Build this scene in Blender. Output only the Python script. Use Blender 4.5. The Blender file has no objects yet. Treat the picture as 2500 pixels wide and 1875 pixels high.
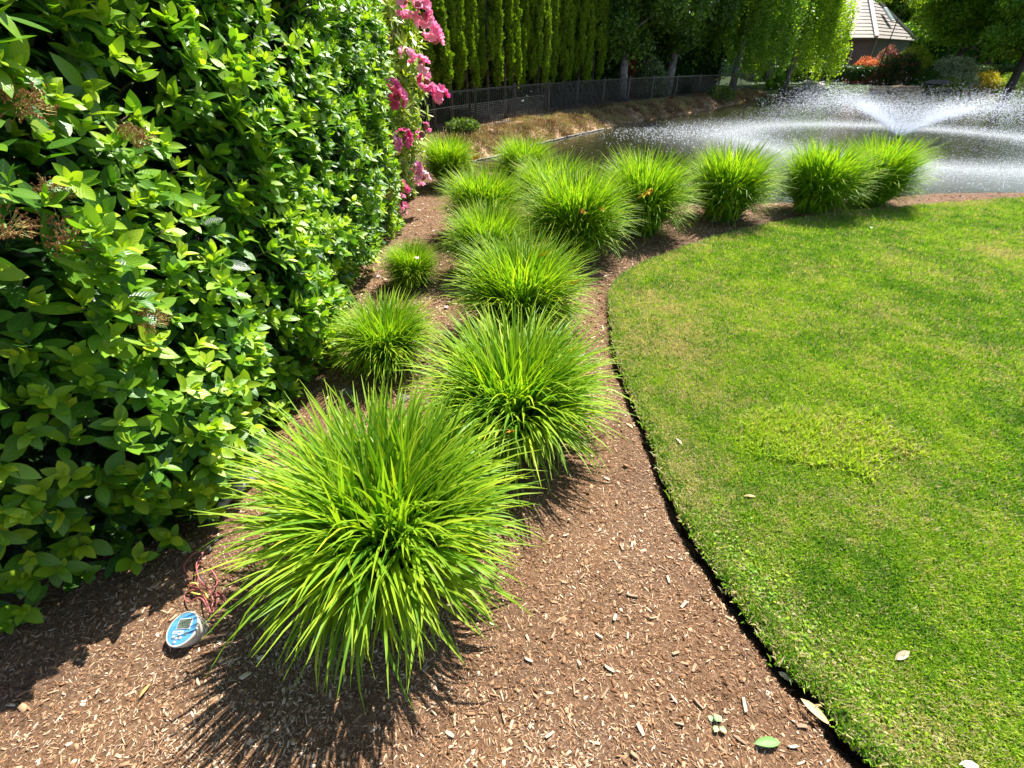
import bpy, math
import numpy as np
from mathutils import Vector, Matrix

rng = np.random.default_rng(11)
sc = bpy.context.scene
col = sc.collection

# ------------------------------------------------------------------ camera
CAM_H, FPX, PITCH = 1.60, 1120.0, math.radians(35.1)
cam_d = bpy.data.cameras.new('camera'); cam = bpy.data.objects.new('camera', cam_d); col.objects.link(cam)
cam.location = (0, 0, CAM_H); cam.rotation_euler = (math.pi/2-PITCH, 0, 0)
cam_d.sensor_width = 36; cam_d.lens = 36*FPX/2500; cam_d.clip_start = .05; cam_d.clip_end = 600
sc.camera = cam
# ------------------------------------------------------------------ sky, sun, exposure
SUN_AZ, SUN_EL = math.radians(33), math.radians(55)
w = bpy.data.worlds.new('World'); sc.world = w; w.use_nodes = True
wn = w.node_tree; wn.nodes.clear()
sky = wn.nodes.new('ShaderNodeTexSky'); sky.sky_type = 'NISHITA'; sky.sun_disc = False
sky.sun_elevation = SUN_EL; sky.sun_rotation = SUN_AZ
bg = wn.nodes.new('ShaderNodeBackground'); bg.inputs[1].default_value = .075
wo = wn.nodes.new('ShaderNodeOutputWorld'); wn.links.new(sky.outputs[0], bg.inputs[0]); wn.links.new(bg.outputs[0], wo.inputs[0])
sd = bpy.data.lights.new('sun', 'SUN'); sd.energy = 5.0; sd.angle = math.radians(.5); sd.color = (1, .955, .88)
sun = bpy.data.objects.new('sun', sd); col.objects.link(sun)
SV = Vector((math.sin(SUN_AZ)*math.cos(SUN_EL), math.cos(SUN_AZ)*math.cos(SUN_EL), math.sin(SUN_EL)))
sun.rotation_euler = (-SV).to_track_quat('-Z', 'Y').to_euler(); sun.location = (20, 20, 30)
sc.view_settings.view_transform = 'Standard'; sc.view_settings.look = 'None'
sc.view_settings.exposure = 1.27; sc.view_settings.gamma = 1; sc.view_settings.use_curve_mapping = False
sc.render.engine = 'CYCLES'

# ------------------------------------------------------------------ helpers
CP, SP = math.cos(PITCH), math.sin(PITCH)
def ray(u, v):
    dx = (u-1250)/FPX; dy = -(v-937.5)/FPX
    return np.array([dx, CP+dy*SP, -SP+dy*CP])
def P(u, v, z=0.0):                       # place in the garden seen at (u, v), on level z
    d = ray(u, v); t = (z-CAM_H)/d[2]
    return np.array([d[0]*t, d[1]*t, z])
def Q(u, v, Y):                           # same, at a known distance Y
    d = ray(u, v); t = Y/d[1]
    return np.array([d[0]*t, Y, CAM_H+d[2]*t])
def project(p):
    p = np.asarray(p); x = p[:, 0]; y = p[:, 1]; z = p[:, 2]-CAM_H
    dep = y*CP - z*SP; up = y*SP + z*CP
    dep = np.where(np.abs(dep) < 1e-3, 1e-3, dep)
    return 1250+FPX*x/dep, 937.5-FPX*up/dep, dep
def unit(a): return a/np.maximum(np.linalg.norm(a, axis=-1, keepdims=True), 1e-9)
def smooth(a, b, x):
    t = np.clip((x-a)/(b-a), 0, 1); return t*t*(3-2*t)
_g = np.random.default_rng(5).random((256, 256))
def vnoise(x, y, s=1.0, o=0.0):
    x = np.asarray(x, float)*s+o+1000; y = np.asarray(y, float)*s+o*1.7+1000
    xi = np.floor(x).astype(int); yi = np.floor(y).astype(int); fx = x-xi; fy = y-yi
    fx = fx*fx*(3-2*fx); fy = fy*fy*(3-2*fy); a = lambda i, j: _g[i & 255, j & 255]
    return (a(xi, yi)*(1-fx)+a(xi+1, yi)*fx)*(1-fy)+(a(xi, yi+1)*(1-fx)+a(xi+1, yi+1)*fx)*fy

def tag(o, label=None, cat=None, group=None, kind=None):
    if label: o['label'] = label
    if cat: o['category'] = cat
    if group: o['group'] = group
    if kind: o['kind'] = kind
    return o
def empty(name, loc=(0, 0, 0), rz=0, label=None, cat=None, group=None):
    o = bpy.data.objects.new(name, None); col.objects.link(o); o.location = tuple(loc); o.rotation_euler = (0, 0, rz)
    o.empty_display_size = .1
    return tag(o, label, cat, group)
def mk_mesh(name, V, F, mats, attrs=None, uv=None, smooth_sh=True, midx=None):
    V = np.asarray(V, np.float32)
    me = bpy.data.meshes.new(name)
    if isinstance(F, np.ndarray) and F.ndim == 2:
        k = F.shape[1]; n = len(F); tot = np.full(n, k, np.int32); st = np.arange(n, dtype=np.int32)*k; vi = F.astype(np.int32).ravel()
    else:
        tot = np.array([len(f) for f in F], np.int32); st = np.concatenate([[0], np.cumsum(tot)[:-1]]).astype(np.int32) if len(F) else np.zeros(0, np.int32)
        vi = np.array([i for f in F for i in f], np.int32); n = len(F)
    me.vertices.add(len(V)); me.vertices.foreach_set('co', V.ravel())
    if n:
        me.loops.add(len(vi)); me.loops.foreach_set('vertex_index', vi)
        me.polygons.add(n); me.polygons.foreach_set('loop_start', st); me.polygons.foreach_set('loop_total', tot)
        me.polygons.foreach_set('use_smooth', np.full(n, smooth_sh))
        if midx is not None: me.polygons.foreach_set('material_index', np.asarray(midx, np.int32))
    me.update(calc_edges=True)
    if uv is not None:
        l = me.uv_layers.new(name='UVMap'); l.data.foreach_set('uv', np.asarray(uv, np.float32)[vi].ravel())
    for k, a in (attrs or {}).items():
        a = np.asarray(a)
        if a.ndim == 2:
            at = me.attributes.new(k, 'FLOAT_VECTOR', 'POINT'); at.data.foreach_set('vector', a.astype(np.float32).ravel())
        elif a.dtype == bool:
            at = me.attributes.new(k, 'BOOLEAN', 'POINT'); at.data.foreach_set('value', a)
        elif a.dtype.kind == 'i':
            at = me.attributes.new(k, 'INT', 'POINT'); at.data.foreach_set('value', a.astype(np.int32))
        else:
            at = me.attributes.new(k, 'FLOAT', 'POINT'); at.data.foreach_set('value', a.astype(np.float32))
    for m in (mats if isinstance(mats, (list, tuple)) else [mats]): me.materials.append(m)
    return me
def obj(name, me, parent=None):
    o = bpy.data.objects.new(name, me); col.objects.link(o)
    if parent: o.parent = parent
    return o
class MB:                                  # collects shapes into one mesh
    def __init__(s): s.V = []; s.F = []; s.n = 0
    def add(s, V, F):
        V = np.asarray(V, float); s.V.append(V); s.F += [tuple(int(i)+s.n for i in f) for f in F]; s.n += len(V); return s
    def box(s, c, d, R=None):
        c = np.array(c, float); h = np.array(d, float)/2
        v = np.array([[x, y, z] for x in (-1, 1) for y in (-1, 1) for z in (-1, 1)], float)*h
        if R is not None: v = v@np.array(R).T
        return s.add(v+c, [(0, 1, 3, 2), (4, 6, 7, 5), (0, 4, 5, 1), (2, 3, 7, 6), (0, 2, 6, 4), (1, 5, 7, 3)])
    def bar(s, a, b, wd, ht, up=(0, 0, 1)):
        a = np.array(a, float); b = np.array(b, float); d = b-a; L = np.linalg.norm(d); d /= L
        x = np.cross(d, up); x /= np.linalg.norm(x); z = np.cross(x, d)
        return s.box((a+b)/2, (wd, L, ht), np.stack([x, d, z], 1))
    def tube(s, pts, rad, n=6, cap=True):
        pts = np.array(pts, float); m = len(pts); rad = np.broadcast_to(rad, (m,)).astype(float)
        t = unit(np.gradient(pts, axis=0)); ref = np.array([0, 0, 1.]) if abs(t[0][2]) < .9 else np.array([1., 0, 0])
        V = []
        for i in range(m):
            x = np.cross(t[i], ref); x /= max(np.linalg.norm(x), 1e-6); y = np.cross(x, t[i]); ref = np.cross(t[i], x)*-1 if False else ref
            a = np.arange(n)*2*math.pi/n
            V.append(pts[i]+rad[i]*(np.cos(a)[:, None]*x+np.sin(a)[:, None]*y))
        F = [(i*n+j, i*n+(j+1) % n, (i+1)*n+(j+1) % n, (i+1)*n+j) for i in range(m-1) for j in range(n)]
        if cap: F += [tuple(range(n))[::-1], tuple(range((m-1)*n, m*n))]
        return s.add(np.concatenate(V), F)
    def lathe(s, prof, n=24, R=None, c=(0, 0, 0), cap=True):
        a = np.arange(n)*2*math.pi/n; V = []
        for r, z in prof: V.append(np.stack([r*np.cos(a), r*np.sin(a), np.full(n, z)], 1))
        V = np.concatenate(V); m = len(prof)
        if R is not None: V = V@np.array(R).T
        F = [(i*n+j, i*n+(j+1) % n, (i+1)*n+(j+1) % n, (i+1)*n+j) for i in range(m-1) for j in range(n)]
        if cap: F += [tuple(range(n))[::-1], tuple(range((m-1)*n, m*n))]
        return s.add(V+np.array(c), F)
    def build(s, name, mat, parent=None, smooth_sh=False):
        return obj(name, mk_mesh(name, np.concatenate(s.V), s.F, mat, smooth_sh=smooth_sh), parent)

# ---- materials
def new_mat(name):
    m = bpy.data.materials.new(name); m.use_nodes = True; nt = m.node_tree; nt.nodes.clear()
    return m, nt, lambda t, **k: _nd(nt, t, k)
def _nd(nt, t, k):
    n = nt.nodes.new(t)
    for a, b in k.items(): setattr(n, a, b)
    return n
def ramp(nt, fac, stops):
    r = nt.nodes.new('ShaderNodeValToRGB'); e = r.color_ramp.elements
    while len(e) > 1: e.remove(e[-1])
    e[0].position = stops[0][0]; e[0].color = (*stops[0][1], 1)
    for p, c in stops[1:]:
        x = e.new(p); x.color = (*c, 1)
    if fac is not None: nt.links.new(fac, r.inputs[0])
    return r
def simple(name, c, rough=.6, metal=0, spec=.5, noise=0, nscale=30, bump=0, c2=None, alpha=None):
    m, nt, N = new_mat(name); L = nt.links.new
    b = N('ShaderNodeBsdfPrincipled'); o = N('ShaderNodeOutputMaterial'); L(b.outputs[0], o.inputs[0])
    b.inputs['Base Color'].default_value = (*c, 1); b.inputs['Roughness'].default_value = rough
    b.inputs['Metallic'].default_value = metal; b.inputs['Specular IOR Level'].default_value = spec
    if noise or bump:
        tc = N('ShaderNodeTexCoord'); n = N('ShaderNodeTexNoise'); n.inputs['Scale'].default_value = nscale; n.inputs['Detail'].default_value = 6
        L(tc.outputs['Object'], n.inputs['Vector'])
        if noise:
            k = c2 or tuple(max(0, x*(1-noise)) for x in c)
            r = ramp(nt, n.outputs[0], [(.35, k), (.65, c)]); L(r.outputs[0], b.inputs['Base Color'])
        if bump:
            bp = N('ShaderNodeBump'); bp.inputs['Strength'].default_value = bump; bp.inputs['Distance'].default_value = .02
            L(n.outputs[0], bp.inputs['Height']); L(bp.outputs[0], b.inputs['Normal'])
    return m
def leaf_mat(name, stops, src, trans=.35, rough=.4, spec=.5, veins=False, tcol=(1.15, 1.25, .45), grain=0):
    m, nt, N = new_mat(name); L = nt.links.new
    at = N('ShaderNodeAttribute', attribute_type=src, attribute_name='tint')
    fac = at.outputs['Fac']
    if grain:
        tc = N('ShaderNodeTexCoord'); nz = N('ShaderNodeTexNoise'); nz.inputs['Scale'].default_value = grain; nz.inputs['Detail'].default_value = 3
        L(tc.outputs['Object'], nz.inputs['Vector'])
        ma = N('ShaderNodeMath', operation='MULTIPLY_ADD'); L(nz.outputs[0], ma.inputs[0]); ma.inputs[1].default_value = .5; ma.inputs[2].default_value = -.25
        ad = N('ShaderNodeMath', operation='ADD'); L(ma.outputs[0], ad.inputs[0]); L(fac, ad.inputs[1]); fac = ad.outputs[0]
    r = ramp(nt, fac, stops); colr = r.outputs[0]
    b = N('ShaderNodeBsdfPrincipled'); b.inputs['Roughness'].default_value = rough; b.inputs['Specular IOR Level'].default_value = spec
    if veins:
        uv = N('ShaderNodeUVMap'); sp = N('ShaderNodeSeparateXYZ'); L(uv.outputs[0], sp.inputs[0])
        ab = N('ShaderNodeMath', operation='ABSOLUTE'); L(sp.outputs[0], ab.inputs[0])
        mm = N('ShaderNodeMath', operation='MULTIPLY_ADD'); L(ab.outputs[0], mm.inputs[0]); mm.inputs[1].default_value = -.35; L(sp.outputs[1], mm.inputs[2])
        sn = N('ShaderNodeMath', operation='MULTIPLY'); L(mm.outputs[0], sn.inputs[0]); sn.inputs[1].default_value = 44
        si = N('ShaderNodeMath', operation='SINE'); L(sn.outputs[0], si.inputs[0])
        bp = N('ShaderNodeBump'); bp.inputs['Strength'].default_value = .16; bp.inputs['Distance'].default_value = .003
        L(si.outputs[0], bp.inputs['Height']); L(bp.outputs[0], b.inputs['Normal'])
        mr = N('ShaderNodeMapRange'); L(ab.outputs[0], mr.inputs[0]); mr.inputs[1].default_value = .03; mr.inputs[2].default_value = .09
        mr.inputs[3].default_value = .22; mr.inputs[4].default_value = 0
        mx = N('ShaderNodeMix', data_type='RGBA'); L(mr.outputs[0], mx.inputs[0]); L(colr, mx.inputs[6]); mx.inputs[7].default_value = (.35, .5, .12, 1)
        colr = mx.outputs[2]
    L(colr, b.inputs['Base Color'])
    tl = N('ShaderNodeBsdfTranslucent')
    mu = N('ShaderNodeMix', data_type='RGBA', blend_type='MULTIPLY'); mu.inputs[0].default_value = 1; L(colr, mu.inputs[6]); mu.inputs[7].default_value = (*tcol, 1)
    mu.clamp_result = False
    L(mu.outputs[2], tl.inputs[0])
    ms = N('ShaderNodeMixShader'); ms.inputs[0].default_value = trans; L(b.outputs[0], ms.inputs[1]); L(tl.outputs[0], ms.inputs[2])
    o = N('ShaderNodeOutputMaterial'); L(ms.outputs[0], o.inputs[0]); return m

# ---- geometry-nodes scatter: the object's own mesh holds the pieces and the points
_gn = None
def gn_group():
    global _gn
    if _gn: return _gn
    g = bpy.data.node_groups.new('scatter_pieces', 'GeometryNodeTree')
    g.interface.new_socket('Geometry', in_out='INPUT', socket_type='NodeSocketGeometry')
    g.interface.new_socket('Geometry', in_out='OUTPUT', socket_type='NodeSocketGeometry')
    N = lambda t, **k: _nd(g, t, k); L = g.links.new
    gi = N('NodeGroupInput'); go = N('NodeGroupOutput')
    def na(n, t):
        a = N('GeometryNodeInputNamedAttribute', data_type=t); a.inputs['Name'].default_value = n
        return a.outputs['Attribute']
    sp = N('GeometryNodeSeparateGeometry', domain='POINT'); L(gi.outputs[0], sp.inputs[0]); L(na('is_src', 'BOOLEAN'), sp.inputs[1])
    si = N('GeometryNodeSplitToInstances', domain='POINT'); L(sp.outputs[0], si.inputs[0]); L(na('var', 'INT'), si.inputs['Group ID'])
    ip = N('GeometryNodeInstanceOnPoints'); L(sp.outputs[1], ip.inputs['Points']); L(si.outputs[0], ip.inputs['Instance'])
    ip.inputs['Pick Instance'].default_value = True; L(na('var', 'INT'), ip.inputs['Instance Index'])
    L(na('rot', 'FLOAT_VECTOR'), ip.inputs['Rotation']); L(na('scl', 'FLOAT_VECTOR'), ip.inputs['Scale'])
    L(ip.outputs[0], go.inputs[0]); _gn = g; return g
def euler(R):                              # (n,3,3) -> XYZ euler
    y = -np.arcsin(np.clip(R[:, 2, 0], -1, 1)); x = np.arctan2(R[:, 2, 1], R[:, 2, 2]); z = np.arctan2(R[:, 1, 0], R[:, 0, 0])
    return np.stack([x, y, z], 1)
def scatter_mesh(name, variants, pos, rot, scl, var, tint, mat):
    V = []; F = []; UV = []; vr = []; n = 0
    for i, vv in enumerate(variants):
        v, f = vv[0], vv[1]; u = vv[2] if len(vv) > 2 else np.zeros((len(v), 2))
        V.append(v); UV.append(u); F += [tuple(int(a)+n for a in q) for q in f]; vr.append(np.full(len(v), i)); n += len(v)
    pos = np.asarray(pos); m = len(pos); scl = np.asarray(scl, float)
    if scl.ndim == 1: scl = np.repeat(scl[:, None], 3, 1)
    V = np.concatenate(V+[pos]); UV = np.concatenate(UV+[np.zeros((m, 2))])
    z3 = np.zeros((n, 3))
    at = dict(is_src=np.concatenate([np.ones(n, bool), np.zeros(m, bool)]), var=np.concatenate(vr+[np.asarray(var)]).astype(int),
              rot=np.concatenate([z3, rot]), scl=np.concatenate([z3+1, scl]), tint=np.concatenate([np.zeros(n), tint]).astype(float))
    return mk_mesh(name, V, F, mat, attrs=at, uv=UV)
def scatter(name, variants, pos, rot, scl, var, tint, mat, parent=None):
    o = obj(name, scatter_mesh(name, variants, pos, rot, scl, var, tint, mat), parent)
    md = o.modifiers.new('scatter', 'NODES'); md.node_group = gn_group(); return o
def frames(l, n):                          # rotation matrices: +Y along l, +Z near n
    y = unit(l); x = unit(np.cross(y, n)); z = np.cross(x, y); return np.stack([x, y, z], 2)
def rand_dir(n, r=rng):
    return unit(r.normal(size=(n, 3)))
def copy_tree(o, parent=None):
    c = o.copy(); col.objects.link(c)
    if parent: c.parent = parent
    for ch in list(o.children): copy_tree(ch, c)
    return c

# ---- leaf and blade shapes
def leaf_shape(L=1, W=.45, fold=.25, curl=.2, rows=6, twist=0, point=1.2):
    t = np.linspace(0, 1, rows); wd = W/2*np.maximum(np.sin(np.pi*np.clip(t, 0, 1)**.95), 0)**.72*(1-.12*t**2); wd[0] = .02*W; wd[-1] = 0.0
    V = []; U = []
    for i in range(rows):
        z = -curl*t[i]**2
        for s in (-1, 0, 1):
            V.append((s*wd[i], L*t[i], z+abs(s)*wd[i]*fold)); U.append((s, t[i]))
    F = []
    for i in range(rows-1):
        for s in (0, 1): a = i*3+s; F.append((a, a+1, a+4, a+3))
    return np.array(V), F, np.array(U, float)
def blade_profile(th0, th1, L, pw, wid, seg=8, keel=.25, az_bend=0):
    t = np.linspace(0, 1, seg+1); th = th0+(th1-th0)*t**pw
    dr = np.sin(th)*L/seg; dz = np.cos(th)*L/seg
    r = np.concatenate([[0], np.cumsum((dr[1:]+dr[:-1])/2)]); z = np.concatenate([[0], np.cumsum((dz[1:]+dz[:-1])/2)])
    wd = wid/2*np.minimum(1, .55+2*t)*(1-t**3)**.9; wd[-1] = .0004
    y0 = az_bend*t**2*L
    V = []; U = []
    for i in range(seg+1):
        nx, nz = -math.cos(th[i]), math.sin(th[i])
        for s in (-1, 0, 1):
            k = abs(s)*wd[i]*keel
            V.append((r[i]+nx*k*1, y0[i]+s*wd[i], z[i]+nz*k)); U.append((s, t[i]))
    F = [(i*3+s, i*3+s+1, i*3+s+4, i*3+s+3) for i in range(seg) for s in (0, 1)]
    return np.array(V), F, np.array(U, float)
def inside(px, py, poly):
    c = np.zeros(len(px), bool); n = len(poly)
    for i in range(n):
        x1, y1 = poly[i]; x2, y2 = poly[i-1]
        if y1 == y2: continue
        k = ((y1 > py) != (y2 > py)) & (px < (x2-x1)*(py-y1)/(y2-y1)+x1); c ^= k
    return c
def pdist(px, py, line, closed=False):
    d = np.full(np.shape(px), 1e9); n = len(line)
    for i in range(n if closed else n-1):
        a = line[i]; b = line[(i+1) % n]; e = b-a; l2 = max(e@e, 1e-9)
        t = np.clip(((px-a[0])*e[0]+(py-a[1])*e[1])/l2, 0, 1)
        q = (px-a[0]-t*e[0])**2+(py-a[1]-t*e[1])**2; d = np.minimum(d, q)
    return np.sqrt(d)
def catmull(p, k):
    p = np.array(p, float); q = np.vstack([2*p[0]-p[1], p, 2*p[-1]-p[-2]]); out = []
    for i in range(1, len(q)-2):
        for t in np.arange(k)/k:
            out.append(.5*((2*q[i])+(q[i+1]-q[i-1])*t+(2*q[i-1]-5*q[i]+4*q[i+1]-q[i+2])*t*t+(3*q[i]-q[i-1]-3*q[i+1]+q[i+2])*t**3))
    out.append(p[-1]); return np.array(out)

# ------------------------------------------------------------------ layout
LIP = [(2290, 2010), (2160, 1864), (2087, 1799), (2036, 1727), (1979, 1662), (1924, 1607), (1888, 1553), (1809, 1466), (1762, 1394), (1707, 1311),
       (1645, 1200), (1600, 1090), (1553, 980), (1520, 890), (1500, 810), (1494, 745), (1503, 700), (1542, 665), (1605, 633), (1700, 598),
       (1810, 567), (1950, 537), (2100, 517), (2300, 500), (2520, 484), (2750, 474)]
lip = np.array([P(u, v, .03)[:2] for u, v in LIP]); lip = catmull(lip, 14)
lip += np.stack([vnoise(lip[:, 0], lip[:, 1], 9)-.5, vnoise(lip[:, 0], lip[:, 1], 9, 40)-.5], 1)*.03+np.stack([vnoise(lip[:, 0], lip[:, 1], 31)-.5, vnoise(lip[:, 0], lip[:, 1], 31, 40)-.5], 1)*.016
lawn_poly = np.vstack([lip, [[22, 9.5], [22, -4], [1.2, -4], [1.0, -.5]]])
WZ = -.35
shore_far = [P(u, v, WZ)[:2] for u, v in [(1100, 404), (1150, 396), (1217, 380), (1325, 349), (1400, 331), (1474, 315), (1560, 296), (1650, 282), (1750, 263), (1848, 243), (1885, 237), (1950, 236), (2020, 229), (2060, 223), (2250, 221), (2420, 221)]]
shore_near = [P(u, v, 0)[:2]+np.array([0, .26]) for u, v in [(2620, 466), (2500, 469), (2250, 472), (2100, 484), (1950, 494), (1800, 498), (1650, 494), (1500, 472), (1380, 447), (1280, 428), (1180, 414), (1120, 409)]]
pond = np.array(shore_far+[np.array([75, 46]), np.array([90, 20]), np.array([30, 7.5])]+shore_near)
def hfun(x, y):
    x = np.asarray(x, float); y = np.asarray(y, float)
    ins = inside(x, y, pond); d = pdist(x, y, pond, True)
    h = np.where(ins, WZ-.5*smooth(0, .8, d), WZ*(1-smooth(-.05, .28+.47*smooth(8.8, 10.5, y), d))+.02*smooth(.2, 1, d))
    bk = smooth(9.5, 11, y)*(x < 17)*(y < 43)*~ins*smooth(2.5, 1.5, d)
    h = h+bk*(.16*(vnoise(x, y, 1.9, 11)-.5)+.10*(vnoise(x, y, 5, 12)-.5))
    h = h+.4*smooth(46, 52, y)
    dl = pdist(x, y, lip); inl = inside(x, y, lawn_poly)
    near = (y < 9)
    h = h+np.where(near & ~ins & ~inl, -.09*np.exp(-(dl/(.042+.02*vnoise(x, y, 14)))**2)+.012*(vnoise(x, y, 6)-.5)+.02*(vnoise(x, y, 1.7)-.5), 0)
    h = h+np.where(inl, -.07, 0)
    h = h+np.where(near, .004*(vnoise(x, y, 26)-.5)+.003*(vnoise(x, y, 60, 3)-.5), .05*(vnoise(x, y, 1.1)-.5)*~ins)
    return h

# ------------------------------------------------------------------ ground
def axis(a, b, fine, lo, hi, step):
    core = np.arange(a, b, fine); out = [core]
    x = b; s = fine
    up = []
    while x < hi: up.append(x); s = min(s*1.12, step*4 if x > b+60 else step); x += s
    dn = []; x = a; s = fine
    while x > lo: s = min(s*1.12, step*4 if x < a-60 else step); x -= s; dn.append(x)
    return np.concatenate([np.array(dn)[::-1], core, np.array(up), [hi]])
gx = axis(-2.0, 3.6, .026, -220, 260, 1.0); gy = axis(.1, 6.6, .03, -60, 400, 1.0)
X, Y = np.meshgrid(gx, gy); H = hfun(X.ravel(), Y.ravel())
nx, ny = len(gx), len(gy); ii = (np.arange(ny-1)[:, None]*nx+np.arange(nx-1)).ravel()
GF = np.stack([ii, ii+1, ii+nx+1, ii+nx], 1)
xr, yr = X.ravel(), Y.ravel()
fence_pts = np.array([P(u, v, 0)[:2] for u, v in [(880, 380), (1050, 345), (1225, 305), (1400, 272), (1500, 257), (1600, 245), (1700, 236), (1830, 224)]])
dpond = pdist(xr, yr, pond, True)
bank = smooth(10, 10.8, yr+.25*(xr-(-1)))*(yr < 45)*smooth(2.4, 1.6, pdist(xr, yr, fence_pts))
bank = np.maximum(bank, smooth(9.5, 11, yr)*(yr < 43)*smooth(1.9, 1.2, dpond)*(xr < 17))
green = smooth(8.5, 12, yr)*(1-bank)
m, nt, N = new_mat('ground_mulch_and_soil'); L = nt.links.new
tc = N('ShaderNodeTexCoord'); n1 = N('ShaderNodeTexNoise'); n1.inputs['Scale'].default_value = 55; n1.inputs['Detail'].default_value = 9; n1.inputs['Roughness'].default_value = .75
mp = N('ShaderNodeMapping'); mp.inputs['Scale'].default_value = (1, 1, 1); L(tc.outputs['Object'], mp.inputs[0]); L(mp.outputs[0], n1.inputs[0])
n2 = N('ShaderNodeTexNoise'); n2.inputs['Scale'].default_value = 2.2; n2.inputs['Detail'].default_value = 4; L(tc.outputs['Object'], n2.inputs[0])
vo = N('ShaderNodeTexVoronoi'); vo.inputs['Scale'].default_value = 190; L(tc.outputs['Object'], vo.inputs[0])
r1 = ramp(nt, n1.outputs[0], [(.3, (.06, .03, .014)), (.48, (.18, .098, .05)), (.6, (.28, .165, .092)), (.72, (.42, .29, .18))])
r1b = ramp(nt, vo.outputs['Color'], [(.1, (.04, .02, .01)), (.6, (.12, .062, .034)), (.9, (.32, .21, .13))])
mx1 = N('ShaderNodeMix', data_type='RGBA'); mx1.inputs[0].default_value = .4; L(r1.outputs[0], mx1.inputs[6]); L(r1b.outputs[0], mx1.inputs[7])
rg = ramp(nt, n2.outputs[0], [(.45, (1, 1, 1)), (.62, (.85, .9, 1.0))])
mg = N('ShaderNodeMix', data_type='RGBA', blend_type='MULTIPLY'); mg.inputs[0].default_value = 1; L(mx1.outputs[2], mg.inputs[6]); L(rg.outputs[0], mg.inputs[7])
n3 = N('ShaderNodeTexNoise'); n3.inputs['Scale'].default_value = 7; n3.inputs['Detail'].default_value = 8; L(tc.outputs['Object'], n3.inputs[0])
rb = ramp(nt, n3.outputs[0], [(.3, (.08, .04, .02)), (.45, (.24, .14, .07)), (.6, (.42, .29, .16)), (.75, (.3, .27, .11))])
rgn = ramp(nt, n3.outputs[0], [(.35, (.02, .035, .01)), (.6, (.05, .09, .02)), (.8, (.08, .06, .03))])
ab = N('ShaderNodeAttribute', attribute_name='bank'); ag = N('ShaderNodeAttribute', attribute_name='green')
mA = N('ShaderNodeMix', data_type='RGBA'); L(ab.outputs['Fac'], mA.inputs[0]); L(mg.outputs[2], mA.inputs[6]); L(rb.outputs[0], mA.inputs[7])
mB = N('ShaderNodeMix', data_type='RGBA'); L(ag.outputs['Fac'], mB.inputs[0]); L(mA.outputs[2], mB.inputs[6]); L(rgn.outputs[0], mB.inputs[7])
b = N('ShaderNodeBsdfPrincipled'); b.inputs['Roughness'].default_value = .9; b.inputs['Specular IOR Level'].default_value = .2; L(mB.outputs[2], b.inputs['Base Color'])
bp = N('ShaderNodeBump'); bp.inputs['Strength'].default_value = .9; bp.inputs['Distance'].default_value = .012; L(n1.outputs[0], bp.inputs['Height'])
bp2 = N('ShaderNodeBump'); bp2.inputs['Strength'].default_value = .6; bp2.inputs['Distance'].default_value = .12; L(n3.outputs[0], bp2.inputs['Height']); L(bp.outputs[0], bp2.inputs['Normal']); 
mbn = N('ShaderNodeMix', data_type='VECTOR'); L(ab.outputs['Fac'], mbn.inputs[0]); L(bp.outputs[0], mbn.inputs[4]); L(bp2.outputs[0], mbn.inputs[5]); L(mbn.outputs[1], b.inputs['Normal'])
o = N('ShaderNodeOutputMaterial'); L(b.outputs[0], o.inputs[0]); M_ground = m
g = obj('ground', mk_mesh('ground', np.stack([xr, yr, H], 1), GF, M_ground, attrs=dict(bank=bank, green=green)))
tag(g, 'brown mulch bed and soil with a dry bank sloping to the pond', kind='structure')

# ------------------------------------------------------------------ lawn
cen = np.array([7.0, 1.8]); outline = []
for i in range(len(lawn_poly)):
    a = lawn_poly[i]; b_ = lawn_poly[(i+1) % len(lawn_poly)]; k = max(1, int(np.linalg.norm(b_-a)/.03)) if i < len(lip)-1 else 12
    for t in np.arange(k)/k: outline.append(a+(b_-a)*t)
outline = np.array(outline); no = len(outline)
dc = np.linalg.norm(cen-outline, axis=1)
rings = [(-.012, -.1), (.004, -.03), (0, .012), (.012, .032), (.05, .038)]
V = []
for dd, z in rings:
    p = outline+(cen-outline)/dc[:, None]*dd; V.append(np.column_stack([p, np.full(no, z)+.008*(vnoise(p[:, 0], p[:, 1], 30)-.5)]))
for t in (.03, .08, .16, .28, .45, .65, .85):
    p = outline+(cen-outline)*t; V.append(np.column_stack([p, .038+.015*(vnoise(p[:, 0], p[:, 1], 2)-.5)]))
V.append(np.array([[cen[0], cen[1], .04]])); nr = len(V)-1
F = [(r*no+j, r*no+(j+1) % no, (r+1)*no+(j+1) % no, (r+1)*no+j) for r in range(nr-1) for j in range(no)]
F += [((nr-1)*no+j, (nr-1)*no+(j+1) % no, nr*no) for j in range(no)]
m, nt, N = new_mat('lawn_turf'); L = nt.links.new
tc = N('ShaderNodeTexCoord'); n1 = N('ShaderNodeTexNoise'); n1.inputs['Scale'].default_value = 70; n1.inputs['Detail'].default_value = 6; L(tc.outputs['Object'], n1.inputs[0])
r = ramp(nt, n1.outputs[0], [(.35, (.03, .05, .008)), (.55, (.07, .13, .02)), (.7, (.2, .19, .07))])
gg = N('ShaderNodeNewGeometry'); sp = N('ShaderNodeSeparateXYZ'); L(gg.outputs['Position'], sp.inputs[0])
mr = N('ShaderNodeMapRange'); L(sp.outputs[2], mr.inputs[0]); mr.inputs[1].default_value = .005; mr.inputs[2].default_value = .028
mx = N('ShaderNodeMix', data_type='RGBA'); L(mr.outputs[0], mx.inputs[0]); mx.inputs[6].default_value = (.05, .03, .018, 1); L(r.outputs[0], mx.inputs[7])
b = N('ShaderNodeBsdfPrincipled'); b.inputs['Roughness'].default_value = .9; b.inputs['Specular IOR Level'].default_value = .1; L(mx.outputs[2], b.inputs['Base Color'])
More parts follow.
